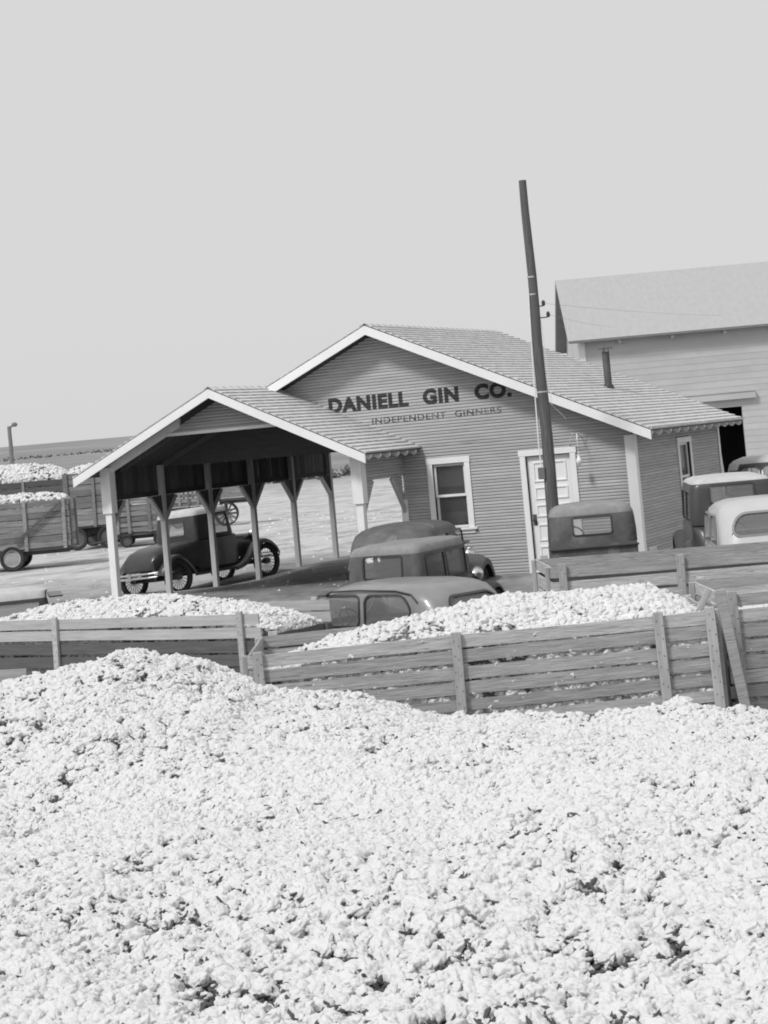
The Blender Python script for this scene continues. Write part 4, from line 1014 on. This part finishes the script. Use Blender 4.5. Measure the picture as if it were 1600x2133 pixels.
def cabin(parent, levels, wins, paint, name='cabin', th=.035, top=None, frame=None, top_from=None):
    """levels: (z, x_rear, x_front, half width, corner radius) from belt to roof; wins: (where, a0, a1, z0, z1, r)"""
    bm = NB(); loops = []
    for z, x0, x1, w, rc in levels: loops.append([bm.verts.new((x, y, z)) for x, y in rrect(x0, x1, w, rc)])
    n = len(loops[0])
    for A, B in zip(loops, loops[1:]):
        for k in range(n): bm.faces.new((A[k], A[(k + 1) % n], B[(k + 1) % n], B[k]))
    bm.faces.new(loops[-1])
    bmesh.ops.recalc_face_normals(bm, faces=bm.faces[:])
    me = bpy.data.meshes.new(name); bm.to_mesh(me); bm.free()
    tmp = bpy.data.objects.new('tmp', me); COL.objects.link(tmp)
    sol = tmp.modifiers.new('s', 'SOLIDIFY'); sol.thickness = th; sol.offset = -1; sol.use_even_offset = True
    cb_ = NB()
    for where, a0, a1, z0, z1, r in wins:
        o2 = rr2(a0, a1, z0, z1, r); zm = (z0 + z1) / 2; x0, x1, w, rc = lev(levels, zm)
        if where == 'side': poly_prism(cb_, [(a, -1.5, z) for a, z in o2], (0, 3, 0))
        elif where == 'rear': poly_prism(cb_, [(x0 - .8, a, z) for a, z in o2], (1.02, 0, 0))
        elif where == 'front': poly_prism(cb_, [(x1 - .25, a, z) for a, z in o2], (1.2, 0, 0))
    bmesh.ops.recalc_face_normals(cb_, faces=cb_.faces[:])
    cme = bpy.data.meshes.new('cut'); cb_.to_mesh(cme); cb_.free()
    cut = bpy.data.objects.new('cut', cme); COL.objects.link(cut)
    bo = tmp.modifiers.new('b', 'BOOLEAN'); bo.operation = 'DIFFERENCE'; bo.object = cut; bo.solver = 'EXACT'; bo.use_self = True
    dg = bpy.context.evaluated_depsgraph_get()
    res = bpy.data.meshes.new_from_object(tmp.evaluated_get(dg))
    bpy.data.objects.remove(tmp); bpy.data.objects.remove(cut)
    res.materials.clear(); res.materials.append(paint)
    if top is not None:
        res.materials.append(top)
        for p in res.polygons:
            if p.center.z > top_from and p.normal.z > .25: p.material_index = 1  # upward faces near the top take the second, lighter material
    for p in res.polygons: p.use_smooth = True
    res.set_sharp_from_angle(angle=math.radians(32))
    o = link(name, res, parent)
    for where, a0, a1, z0, z1, r in wins:
        sides = (-1, 1) if where == 'side' else (0,)
        for s in sides:
            def P(a, z, off):
                x0, x1, w, rc = lev(levels, z)
                if where == 'side': return (a, s * (w - off), z)
                if where == 'rear': return (x0 + off, a, z)
                return (x1 - off, a, z)
            bm = NB(); bm.faces.new([bm.verts.new(P(a, z, .018)) for a, z in rr2(a0, a1, z0, z1, r)])
            pn = obj('window', bm, M['glass'], o)
            if frame is not None:
                bm = NB(); e = .03
                rq = tuple(q + e for q in r) if isinstance(r, (tuple, list)) else r + e
                I_ = [bm.verts.new(P(a, z, -.008)) for a, z in rr2(a0, a1, z0, z1, r)]; O_ = [bm.verts.new(P(a, z, -.004)) for a, z in rr2(a0 - e, a1 + e, z0 - e, z1 + e, rq)]
                J_ = [bm.verts.new(P(a, z, .02)) for a, z in rr2(a0, a1, z0, z1, r)]
                k_ = len(I_)
                for k in range(k_):
                    bm.faces.new((I_[k], I_[(k + 1) % k_], O_[(k + 1) % k_], O_[k])); bm.faces.new((J_[k], J_[(k + 1) % k_], I_[(k + 1) % k_], I_[k]))
                obj('window_frame', bm, frame, o)
    return o
def hull(parent, name, stations, paint, n=6, smooth=40):
    """stations along x: (x, half width, z0, z1, top radius)"""
    bm = NB(); loops = []
    for x, w, z0, z1, r in stations:
        r = min(r, w * .95, (z1 - z0) * .95); pts = [(-w, z0), (w, z0)]
        for k in range(n + 1):
            a = math.radians(90 * k / n); pts.append((w - r + r * math.cos(a), z1 - r + r * math.sin(a)))
        for k in range(n + 1):
            a = math.radians(90 + 90 * k / n); pts.append((-w + r + r * math.cos(a), z1 - r + r * math.sin(a)))
        loops.append([bm.verts.new((x, y, z)) for y, z in pts])
    m_ = len(loops[0])
    for A, B in zip(loops, loops[1:]):
        for k in range(m_): bm.faces.new((A[k], A[(k + 1) % m_], B[(k + 1) % m_], B[k]))
    bm.faces.new(loops[0]); bm.faces.new(loops[-1])
    return obj(name, bm, paint, parent, smooth=smooth)
def fender(parent, path, y0, y1, paint, name='fender', crown=.05, lip=.10):
    """path: (x, z) along the fender; y0 inner, y1 outer"""
    P = []
    for i in range(len(path) - 1):
        p0 = path[max(i - 1, 0)]; p1 = path[i]; p2 = path[i + 1]; p3 = path[min(i + 2, len(path) - 1)]
        for k in range(4):
            t = k / 4.0
            P.append(tuple(.5 * (2 * p1[j] + (p2[j] - p0[j]) * t + (2 * p0[j] - 5 * p1[j] + 4 * p2[j] - p3[j]) * t * t + (3 * p1[j] - p0[j] - 3 * p2[j] + p3[j]) * t ** 3) for j in (0, 1)))
    P.append(path[-1])
    bm = NB(); rings = []
    cs = ((0, -.01), (.35, crown * .6), (.65, crown * .5), (.88, -.01), (1.0, -.05), (1.0, -.05 - lip))
    for i, (x, z) in enumerate(P):
        a = P[max(i - 1, 0)]; b = P[min(i + 1, len(P) - 1)]; d = Vector((b[0] - a[0], 0, b[1] - a[1])).normalized(); nn = Vector((-d.z, 0, d.x))
        if nn.z < 0 and abs(nn.z) > .3: nn = -nn
        rings.append([bm.verts.new(Vector((x, y0 + (y1 - y0) * u, z)) + nn * h) for u, h in cs])
    for A, B in zip(rings, rings[1:]):
        for k in range(len(cs) - 1): bm.faces.new((A[k], A[k + 1], B[k + 1], B[k]))
    bmesh.ops.recalc_face_normals(bm, faces=bm.faces[:])
    bmesh.ops.solidify(bm, geom=bm.faces[:], thickness=.012)
    return obj(name, bm, paint, parent, smooth=50)
def headlight(parent, x, y, z, R=.115, shell='lamp_shell'):
    bm = NB(); lathe(bm, [(.02, -R * 1.35), (R * .55, -R * 1.1), (R * .9, -R * .5), (R, 0), (R * 1.02, R * .15)], 18, 'x'); h = obj('headlight', bm, M[shell], parent, smooth=60); h.location = (x, y, z)
    bm = NB(); lathe(bm, [(R * .98, R * .155), (R * .7, R * .3), (.02, R * .36)], 18, 'x'); obj('lens', bm, M['chrome'], h, smooth=60)
    bm = NB(); tube(bm, [(-R * .3, 0, -R * .8), (-R * .3, -.05 if y > 0 else .05, -R * 2.2)], .018, 6); obj('bracket', bm, M['car_black'], h)
def steering(parent, x, y, z, R=.2):
    bm = NB(); N_ = 22; c = Matrix.Translation((x, y, z)) @ Matrix.Rotation(math.radians(-58), 4, 'Y')
    tube(bm, [c @ Vector((R * math.cos(2 * math.pi * k / N_), R * math.sin(2 * math.pi * k / N_), 0)) for k in range(N_ + 1)], .014, 6)
    for k in range(3): tube(bm, [c @ Vector((0, 0, 0)), c @ Vector((R * math.cos(2.1 * k), R * math.sin(2.1 * k), 0))], .01, 5)
    tube(bm, [c @ Vector((0, 0, 0)), c @ Vector((0, 0, -.6))], .016, 6)
    obj('steering_wheel', bm, M['car_black'], parent)
def bumper(parent, x, w, z, bars=2, gap=.08):
    bm = NB(); d = 1 if x > 0 else -1
    for k in range(bars): tube(bm, [(x - d * .12, -w, z + k * gap), (x - d * .02, -w * .8, z + k * gap), (x, 0, z + k * gap), (x - d * .02, w * .8, z + k * gap), (x - d * .12, w, z + k * gap)], .022, 8)
    for s in (-1, 1): tube(bm, [(x - d * .3, s * .35, z + .02), (x - d * .015, s * .35, z + .02)], .02, 6); 
    box(bm, x - .02, x + .02, -.05, .05, z - .03, z + gap * (bars - 1) + .03)
    obj('bumper', bm, M['chrome'], parent)
def seat(parent, x, w, z0, z1):
    bm = NB(); box(bm, x - .08, x + .06, -w, w, z0, z1, bev=.03); box(bm, x + .065, x + .5, -w, w, z0 - .12, z0 + .05, bev=.03); obj('seat', bm, M['seat'], parent)
def car(label, r, t, hr, ht, group, z=None, name='parked_car', cat='car'):
    return empty(name, yard(r, t, gz(r, t) if z is None else z), yaw_of(hr, ht), label, cat, group)
GC = 'cars parked around the office'
def model_a(o, paint, style='tudor', top=None, rim='rim', topz=1.72, lamp='lamp_shell', spokes=0, rw=(.52, .19), top_th=.14):
    """boxy late-twenties car; x forward, wheelbase 2.63"""
    xr = -1.55 if style == 'tudor' else -.62; xf = .52; b = 1.08
    w = .66
    body = hull(o, 'body', [(-1.72, .50, .52, .72, .1), (-1.66, .58, .48, 1.0, .12), (-1.5, .64, .46, b, .06), (.5, .67, .46, b + .01, .05), (.62, .60, .48, b + .01, .08)] if style == 'tudor' else
                [(-1.80, .42, .60, .68, .05), (-1.76, .50, .58, .82, .10), (-1.62, .54, .56, .97, .2), (-1.35, .56, .54, 1.06, .25), (-.66, .655, .52, b + .03, .14), (-.6, .66, .46, b, .05), (.5, .67, .46, b + .01, .05), (.62, .6, .48, b + .01, .08)], paint)
    hull(o, 'hood', [(.625, .50, .55, 1.07, .2), (1.0, .42, .55, 1.05, .2), (1.42, .34, .55, 1.03, .17)], paint)
    bm = NB(); box(bm, 1.425, 1.50, -.30, .30, .52, 1.02, bev=.03); obj('radiator', bm, M['chrome'], o)
    lv = [(b, xr, xf, w, .12), (b + .1, xr, xf, w, .12), (topz - .16, xr + .03, xf - .05, w - .03, .13), (topz - .09, xr + .05, xf - .05, w - .05, .14), (topz - .045, xr + .09, xf - .03, w - .09, .15), (topz - .015, xr + .18, xf - .06, w - .2, .16), (topz, xr + .4, xf - .3, w - .4, .16)]
    if style == 'tudor': wins = [('side', -.42, .36, b + .06, topz - .22, .03), ('side', -1.25, -.52, b + .06, topz - .22, .04), ('rear', -.33, .33, topz - rw[0], topz - rw[1], .035), ('front', -.5, .5, b + .07, topz - .22, .03)]
    else: wins = [('side', -.2, .36, b + .06, topz - .2, .03), ('rear', -.3, .3, b + .12, topz - .27, .035), ('front', -.5, .5, b + .07, topz - .2, .03)]
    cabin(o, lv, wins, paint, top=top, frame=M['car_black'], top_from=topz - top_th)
    bm = NB(); box(bm, .50, .72, -.60, .60, topz - .17, topz - .145, bev=.008); obj('sun_visor', bm, M['car_black'], o)
    for s in (-1, 1):
        fender(o, [(.28, .38), (.62, .46), (.95, .72), (1.2, .86), (1.45, .84), (1.66, .68), (1.74, .52)], s * .48, s * .80, paint, crown=.03, lip=.04)
        fender(o, [(-.78, .38), (-.95, .62), (-1.2, .82), (-1.45, .82), (-1.7, .62), (-1.78, .46)], s * .58, s * .80, paint, crown=.03, lip=.04)
        bm = NB(); box(bm, -.78, .3, s * .66 if s > 0 else -.84, .84 if s > 0 else -.66, .34, .38); obj('running_board', bm, M['car_black'], o)
        wheel(o, 1.32, s * .71, .38, .38, .13, 'rubber', rim, spokes); wheel(o, -1.31, s * .71, .38, .38, .13, 'rubber', rim, spokes)
        headlight(o, 1.36, s * .40, 1.02, .12, lamp)
    bm = NB(); tube(bm, [(1.36, -.42, .86), (1.36, .42, .86)], .015, 6); obj('headlight_bar', bm, M['chrome'], o)
    bumper(o, 1.85, .72, .46); bumper(o, -2.02, .72, .46)
    bm = NB(); box(bm, -1.62, 1.45, -.36, -.3, .36, .45); box(bm, -1.62, 1.45, .3, .36, .36, .45); tube(bm, [(-1.31, -.6, .37), (-1.31, .6, .37)], .05, 8); tube(bm, [(1.32, -.6, .37), (1.32, .6, .37)], .03, 8); obj('chassis', bm, M['car_black'], o)
    steering(o, .22, .32, 1.16, .2); seat(o, -.42 if style != 'tudor' else -.3, .58, .75, 1.22)
    return o
def rounded_car(o, paint, H=1.68, win=None, belt=1.02, lamp='lamp_shell', xr=-1.75, xf=.75, w=.74, top=None, tl=(.93, .05), rearwin=(.42, 1.12, 1.40, .12), frame=None, split=False):
    """mid-thirties sedan with a swept, rounded roof"""
    hull(o, 'body', [(-2.25, .35, .55, .74, .1), (-2.12, .52, .48, .88, .25), (-1.85, .66, .42, .99, .25), (-1.5, .74, .4, belt + .015, .1), (.7, .74, .4, belt + .015, .08), (.86, .66, .42, belt + .01, .12)], paint)
    hull(o, 'hood', [(.88, .52, .5, belt + .005, .3), (1.4, .42, .5, .98, .26), (1.85, .28, .5, .92, .2), (1.95, .2, .52, .86, .15)], paint)
    h = H - belt
    lv = [(belt, xr - .12, xf + .06, w, .30), (belt + h * .18, xr - .02, xf - .04, w, .30), (belt + h * .60, xr + .12, xf - .22, w - .02, .32), (belt + h * .79, xr + .22, xf - .30, w - .055, .34), (belt + h * .90, xr + .36, xf - .40, w - .13, .36), (belt + h * .97, xr + .56, xf - .54, w - .26, .36), (belt + h, xr + .95, xf - .85, w - .5, .2)]
    rw, z0, z1, rr = rearwin
    wins = win or [('side', -.28, .46, belt + .06, belt + h * .66, .06), ('side', -1.15, -.4, belt + .06, belt + h * .66, (.06, .06, .06, .2)), ('front', -.5, .5, belt + .1, belt + h * .68, .08)]
    if split: wins = wins + [('rear', -rw, -.03, z0, z1, rr), ('rear', .03, rw, z0, z1, rr)]
    else: wins = wins + [('rear', -rw, rw, z0, z1, rr)]
    cabin(o, lv, wins, paint, frame=frame or M['car_black'], top=top, top_from=H - .2)
    for s in (-1, 1):
        fender(o, [(.5, .36), (.72, .5), (.98, .76), (1.3, .9), (1.65, .86), (1.92, .62), (1.98, .42)], s * .42, s * .88, paint, crown=.08)
        fender(o, [(-.85, .36), (-1.0, .6), (-1.3, .82), (-1.65, .8), (-2.0, .58), (-2.12, .38)], s * .58, s * .88, paint, crown=.08)
        bm = NB(); box(bm, -.85, .52, .72 if s > 0 else -.88, .88 if s > 0 else -.72, .32, .36); obj('running_board', bm, M['car_black'], o)
        wheel(o, 1.42, s * .73, .36, .36, .16); wheel(o, -1.45, s * .73, .36, .36, .16)
        headlight(o, 1.62, s * .5, .96, .12, lamp)
        bm = NB(); lathe(bm, [(.01, -.06), (.035, -.03), (tl[1], .0), (tl[1], .012)], 12, 'x', Matrix.Translation((-2.05, s * .66, tl[0])) @ Matrix.Rotation(math.pi, 4, 'Z')); tube(bm, [(-2.0, s * .66, tl[0]), (-1.9, s * .62, .86)], .015, 6); obj('tail_lamp', bm, M['car_black'], o)
    bumper(o, 2.2, .76, .46, 1); bumper(o, -2.38, .76, .46, 1)
    bm = NB(); box(bm, -1.9, 1.8, -.4, -.32, .34, .42); box(bm, -1.9, 1.8, .32, .4, .34, .42); tube(bm, [(-1.45, -.6, .36), (-1.45, .6, .36)], .05, 8); tube(bm, [(1.42, -.6, .36), (1.42, .6, .36)], .03, 8); obj('chassis', bm, M['car_black'], o)
    steering(o, .2, .34, 1.2, .21); seat(o, -.35, .62, .72, 1.2)
    return o
# coupe under the porch edge
ca = car('black coupe with pale roof and spoked wheels parked beside the porch posts', -4.42, 42.8, .66, .75, GC)
model_a(ca, M['car_black'], 'coupe', top=M['pale_cloth'], rim='rim', topz=1.76, spokes=20)
ca.rotation_euler = (math.radians(-3.0), math.radians(-1.5), ca.rotation_euler.z)
# the row before the office window
cC = car('glossy grey rounded sedan with steering wheel showing, between two cotton trailers', -.44, 29.2, -.72, .69, GC, -1.17)
cC.scale = (1.13, 1.06, 1.0)
rounded_car(cC, M['car_mid'], 1.77, belt=1.12, frame=M['car_black'], win=[('side', -.3, .5, 1.18, 1.60, .08), ('side', -1.2, -.42, 1.18, 1.60, (.08, .08, .08, .24)), ('front', -.5, .5, 1.22, 1.55, .08)], rearwin=(.46, 1.25, 1.54, .14))
for s in (-1, 1):   # rain gutters and door seams
    bm = NB(); tube(bm, [(.30, s * .712, 1.62), (.2, s * .70, 1.67), (-.3, s * .69, 1.685), (-.95, s * .69, 1.67), (-1.22, s * .705, 1.62), (-1.34, s * .72, 1.5)], .014, 6); obj('rain_gutter', bm, M['car_black'], cC)
    for x in (-.36, .62, -1.22):
        bm = NB(); box(bm, x - .006, x + .006, s * .735 - .01, s * .735 + .01, .5, 1.14); obj('door_seam', bm, M['car_black'], cC)
cD = car('dusty boxy sedan with a wide rear window, middle of three below the office window', .28, 32.9, .42, .906, GC, -.80)
model_a(cD, M['car_dust'], 'tudor', top=M['top_tone'], topz=1.77)
cE = car('dark rounded car mostly hidden behind the boxy sedan, nearest the office window', .22, 34.5, .30, .95, GC, -.5)
rounded_car(cE, M['car_dust'], 1.70)
# truck cab
tk = car('dusty truck seen from behind with a small rear cab window, in front of the door', 3.10, 32.3, .06, 1.0, 'trucks', -.52, 'parked_truck', 'truck')
hull(tk, 'body', [(-.62, .70, .45, 1.2, .03), (.55, .72, .45, 1.2, .03), (.62, .6, .5, 1.18, .1)], M['car_dust'])
hull(tk, 'hood', [(.625, .5, .55, 1.15, .25), (1.5, .36, .55, 1.08, .2)], M['car_dust'])
H = 1.88
cabin(tk, [(1.2, -.62, .5, .71, .2), (1.4, -.62, .46, .71, .2), (H - .2, -.59, .36, .685, .22), (H - .11, -.56, .34, .65, .24), (H - .05, -.49, .33, .57, .26), (H - .015, -.36, .26, .43, .26), (H, -.18, .1, .22, .1)],
      [('side', -.3, .3, 1.24, H - .26, .05), ('rear', -.30, .30, 1.37, 1.64, .03), ('front', -.5, .5, 1.26, H - .3, .04)], M['car_dust'], frame=M['car_dark'], top=M['top_tone'], top_from=H - .16)
bm = NB(); box(bm, -.66, -.625, -.72, .72, 1.14, 1.17, bev=.006); obj('belt_moulding', bm, M['car_dark'], tk)
bm = NB(); box(bm, -2.9, -.72, -.85, .85, .72, .8); obj('bed', bm, M['slat_dark'], tk)
for s in (-1, 1):
    fender(tk, [(.3, .4), (.65, .55), (.95, .8), (1.25, .9), (1.55, .82), (1.78, .5)], s * .42, s * .82, M['car_dust'])
    bm = NB(); box(bm, -2.9, -.72, .83 if s > 0 else -.85, .85 if s > 0 else -.83, .803, 1.02); obj('bed_side', bm, M['slat'], tk)
    wheel(tk, 1.25, s * .74, .38, .38, .16); wheel(tk, -1.9, s * .72, .38, .38, .2); headlight(tk, 1.52, s * .5, 1.0, .11, 'car_black')
bm = NB(); box(bm, -2.8, 1.5, -.4, -.3, .42, .55); box(bm, -2.8, 1.5, .3, .4, .42, .55); obj('chassis', bm, M['car_black'], tk)
steering(tk, .12, .32, 1.3, .2); seat(tk, -.42, .6, .85, 1.3)
# cars off to the far side of the truck
g1 = car('dark coupe with pale roof beside the office side window', 5.24, 31.8, .08, 1.0, GC, -.17)
model_a(g1, M['car_dark'], 'tudor', top=M['pale_cloth'], topz=1.80, lamp='car_black', rw=(.39, .13), top_th=.075)
g2 = car('pale cream rounded sedan with a broad curved rear window, behind the long empty trailer', 5.24, 29.0, .06, 1.0, GC, -.40)
rounded_car(g2, M['car_pale'], 1.76, rearwin=(.54, 1.30, 1.58, (.08, .08, .22, .22)), belt=1.12, frame=M['car_mid'], tl=(1.08, .095))
g3 = car('dark sedan with white roof parked before the warehouse door', 8.0, 42.6, .25, .97, GC, -.02)
rounded_car(g3, M['car_dark'], 1.64, rearwin=(.42, 1.14, 1.44, .1), split=True, top=M['pale_cloth'])
hh = car('car with a pale flat roof mostly hidden behind the two-tone trailer', -6.2, 31.2, .97, .2, GC, -.95)
model_a(hh, M['car_dark'], 'tudor', top=M['pale_cloth'], topz=1.78)

# ------------------------------------------------------------------ far shrubs
def shrub(r, t, w, h, k, label):
    bm = NB()
    for i in range(int(160 * w)):
        x = random.gauss(0, .38) * w; y = random.gauss(0, .3) * w; z = abs(random.gauss(0, .45)) * h * math.exp(-(x / w) ** 2)
        s = random.uniform(.10, .26); c = Vector((x, y, z)); a = Vector((random.uniform(-1, 1), random.uniform(-1, 1), random.uniform(-1, 1))).normalized(); b = a.orthogonal().normalized()
        v = [bm.verts.new(c + a * s * p + b * s * q) for p, q in ((-1, 0), (0, -.5), (1, 0), (0, .5))]; bm.faces.new(v)
    o = empty('shrub', yard(r, t, gz(r, t)), YAW, label, 'shrub', 'scrub bushes along the far field edge')
    obj('foliage', bm, M['leaf'], o)
    bm = NB()
    for i in range(5): tube(bm, [(0, 0, -.1), (random.uniform(-.5, .5) * w, random.uniform(-.3, .3) * w, h * .6)], [.03, .01], 4)
    obj('stem', bm, M['farpole'], o)
r0 = -13.5; k = 0
while r0 < 1.5:
    w = random.uniform(.7, 1.5); shrub(r0, 178 + random.uniform(-4, 4), w, random.uniform(.7, 1.3), k, 'dark low scrub bush in the row along the far field edge'); r0 += w * random.uniform(.8, 1.3); k += 1
for (r, t, w, h, lb) in ((1.1, 88, .75, .6, 'largest dark weed clump on the lot seen through the porch arch'), (.6, 91, .6, .45, 'low weed clump beside the largest one seen through the porch arch'), (1.75, 86, .5, .5, 'weed clump seen through the porch arch next to its white post')):
    shrub(r, t, w, h, k, lb)
for o in COL.objects:
    if o.name.startswith('shrub') and 'arch' in o.get('label', ''): o['group'] = 'weed clumps beyond the porch arch'

# wisps of lint blown over the lot
bm = NB()
for i in range(600):
    t = random.uniform(37, 78); r = random.uniform(-.26, .03) * t + random.gauss(0, .5)
    if random.random() > float(fbm(r * .5 + 40, t * .25 + 40, 91, 3)) * 1.5 - .2: continue
    s_ = random.uniform(.012, .045) * (1 + (t - 37) / 50); p = yard(r, t, gz(r, t) + s_ * .15); a = random.uniform(0, 6.28)
    vs = [bm.verts.new(p + Vector((math.cos(a + k * 1.256) * s_ * random.uniform(.5, 1.3), math.sin(a + k * 1.256) * s_ * random.uniform(.5, 1.3), -s_ * .2))) for k in range(5)]
    tp = bm.verts.new(p + Vector((0, 0, s_ * random.uniform(.3, .7))))
    for k in range(5): bm.faces.new((vs[k], vs[(k + 1) % 5], tp))
o = obj('cotton_lint', bm, M['cotton'], None, 'stuff', smooth=180); tag(o, 'wisps of white lint blown over the bare lot', 'lint')

# hedge lines crossing the far fields
for (t0, r0_, r1_, hh_, n_, lb) in ((372, -105, -18, .55, 900, 'thin dark hedge line along the far hillside'), (262, -80, -22, .4, 300, 'faint broken weed line on the nearer field below the hedge')):
    bm = NB()
    for i in range(n_):
        r = random.uniform(r0_, r1_); t = t0 + random.gauss(0, 2.5) + 6 * math.sin(r * .08)
        if fbm(r * .12 + 30, 3.0, 77, 3) < .38: continue
        h_ = hh_ * random.uniform(.3, 1.0); c = yard(r, t, gz(r, t) + h_ * random.uniform(0, .7)); a = Vector((random.uniform(-1, 1), random.uniform(-1, 1), random.uniform(-.6, .6))).normalized(); b = a.orthogonal().normalized(); q = h_ * .5
        bm.faces.new([bm.verts.new(c + a * q * x * 1.6 + b * q * y) for x, y in ((-1, 0), (0, -.7), (1, 0), (0, .7))])
    o = obj('hedge_row', bm, M['leaf'], None, 'stuff'); tag(o, lb, 'hedge')
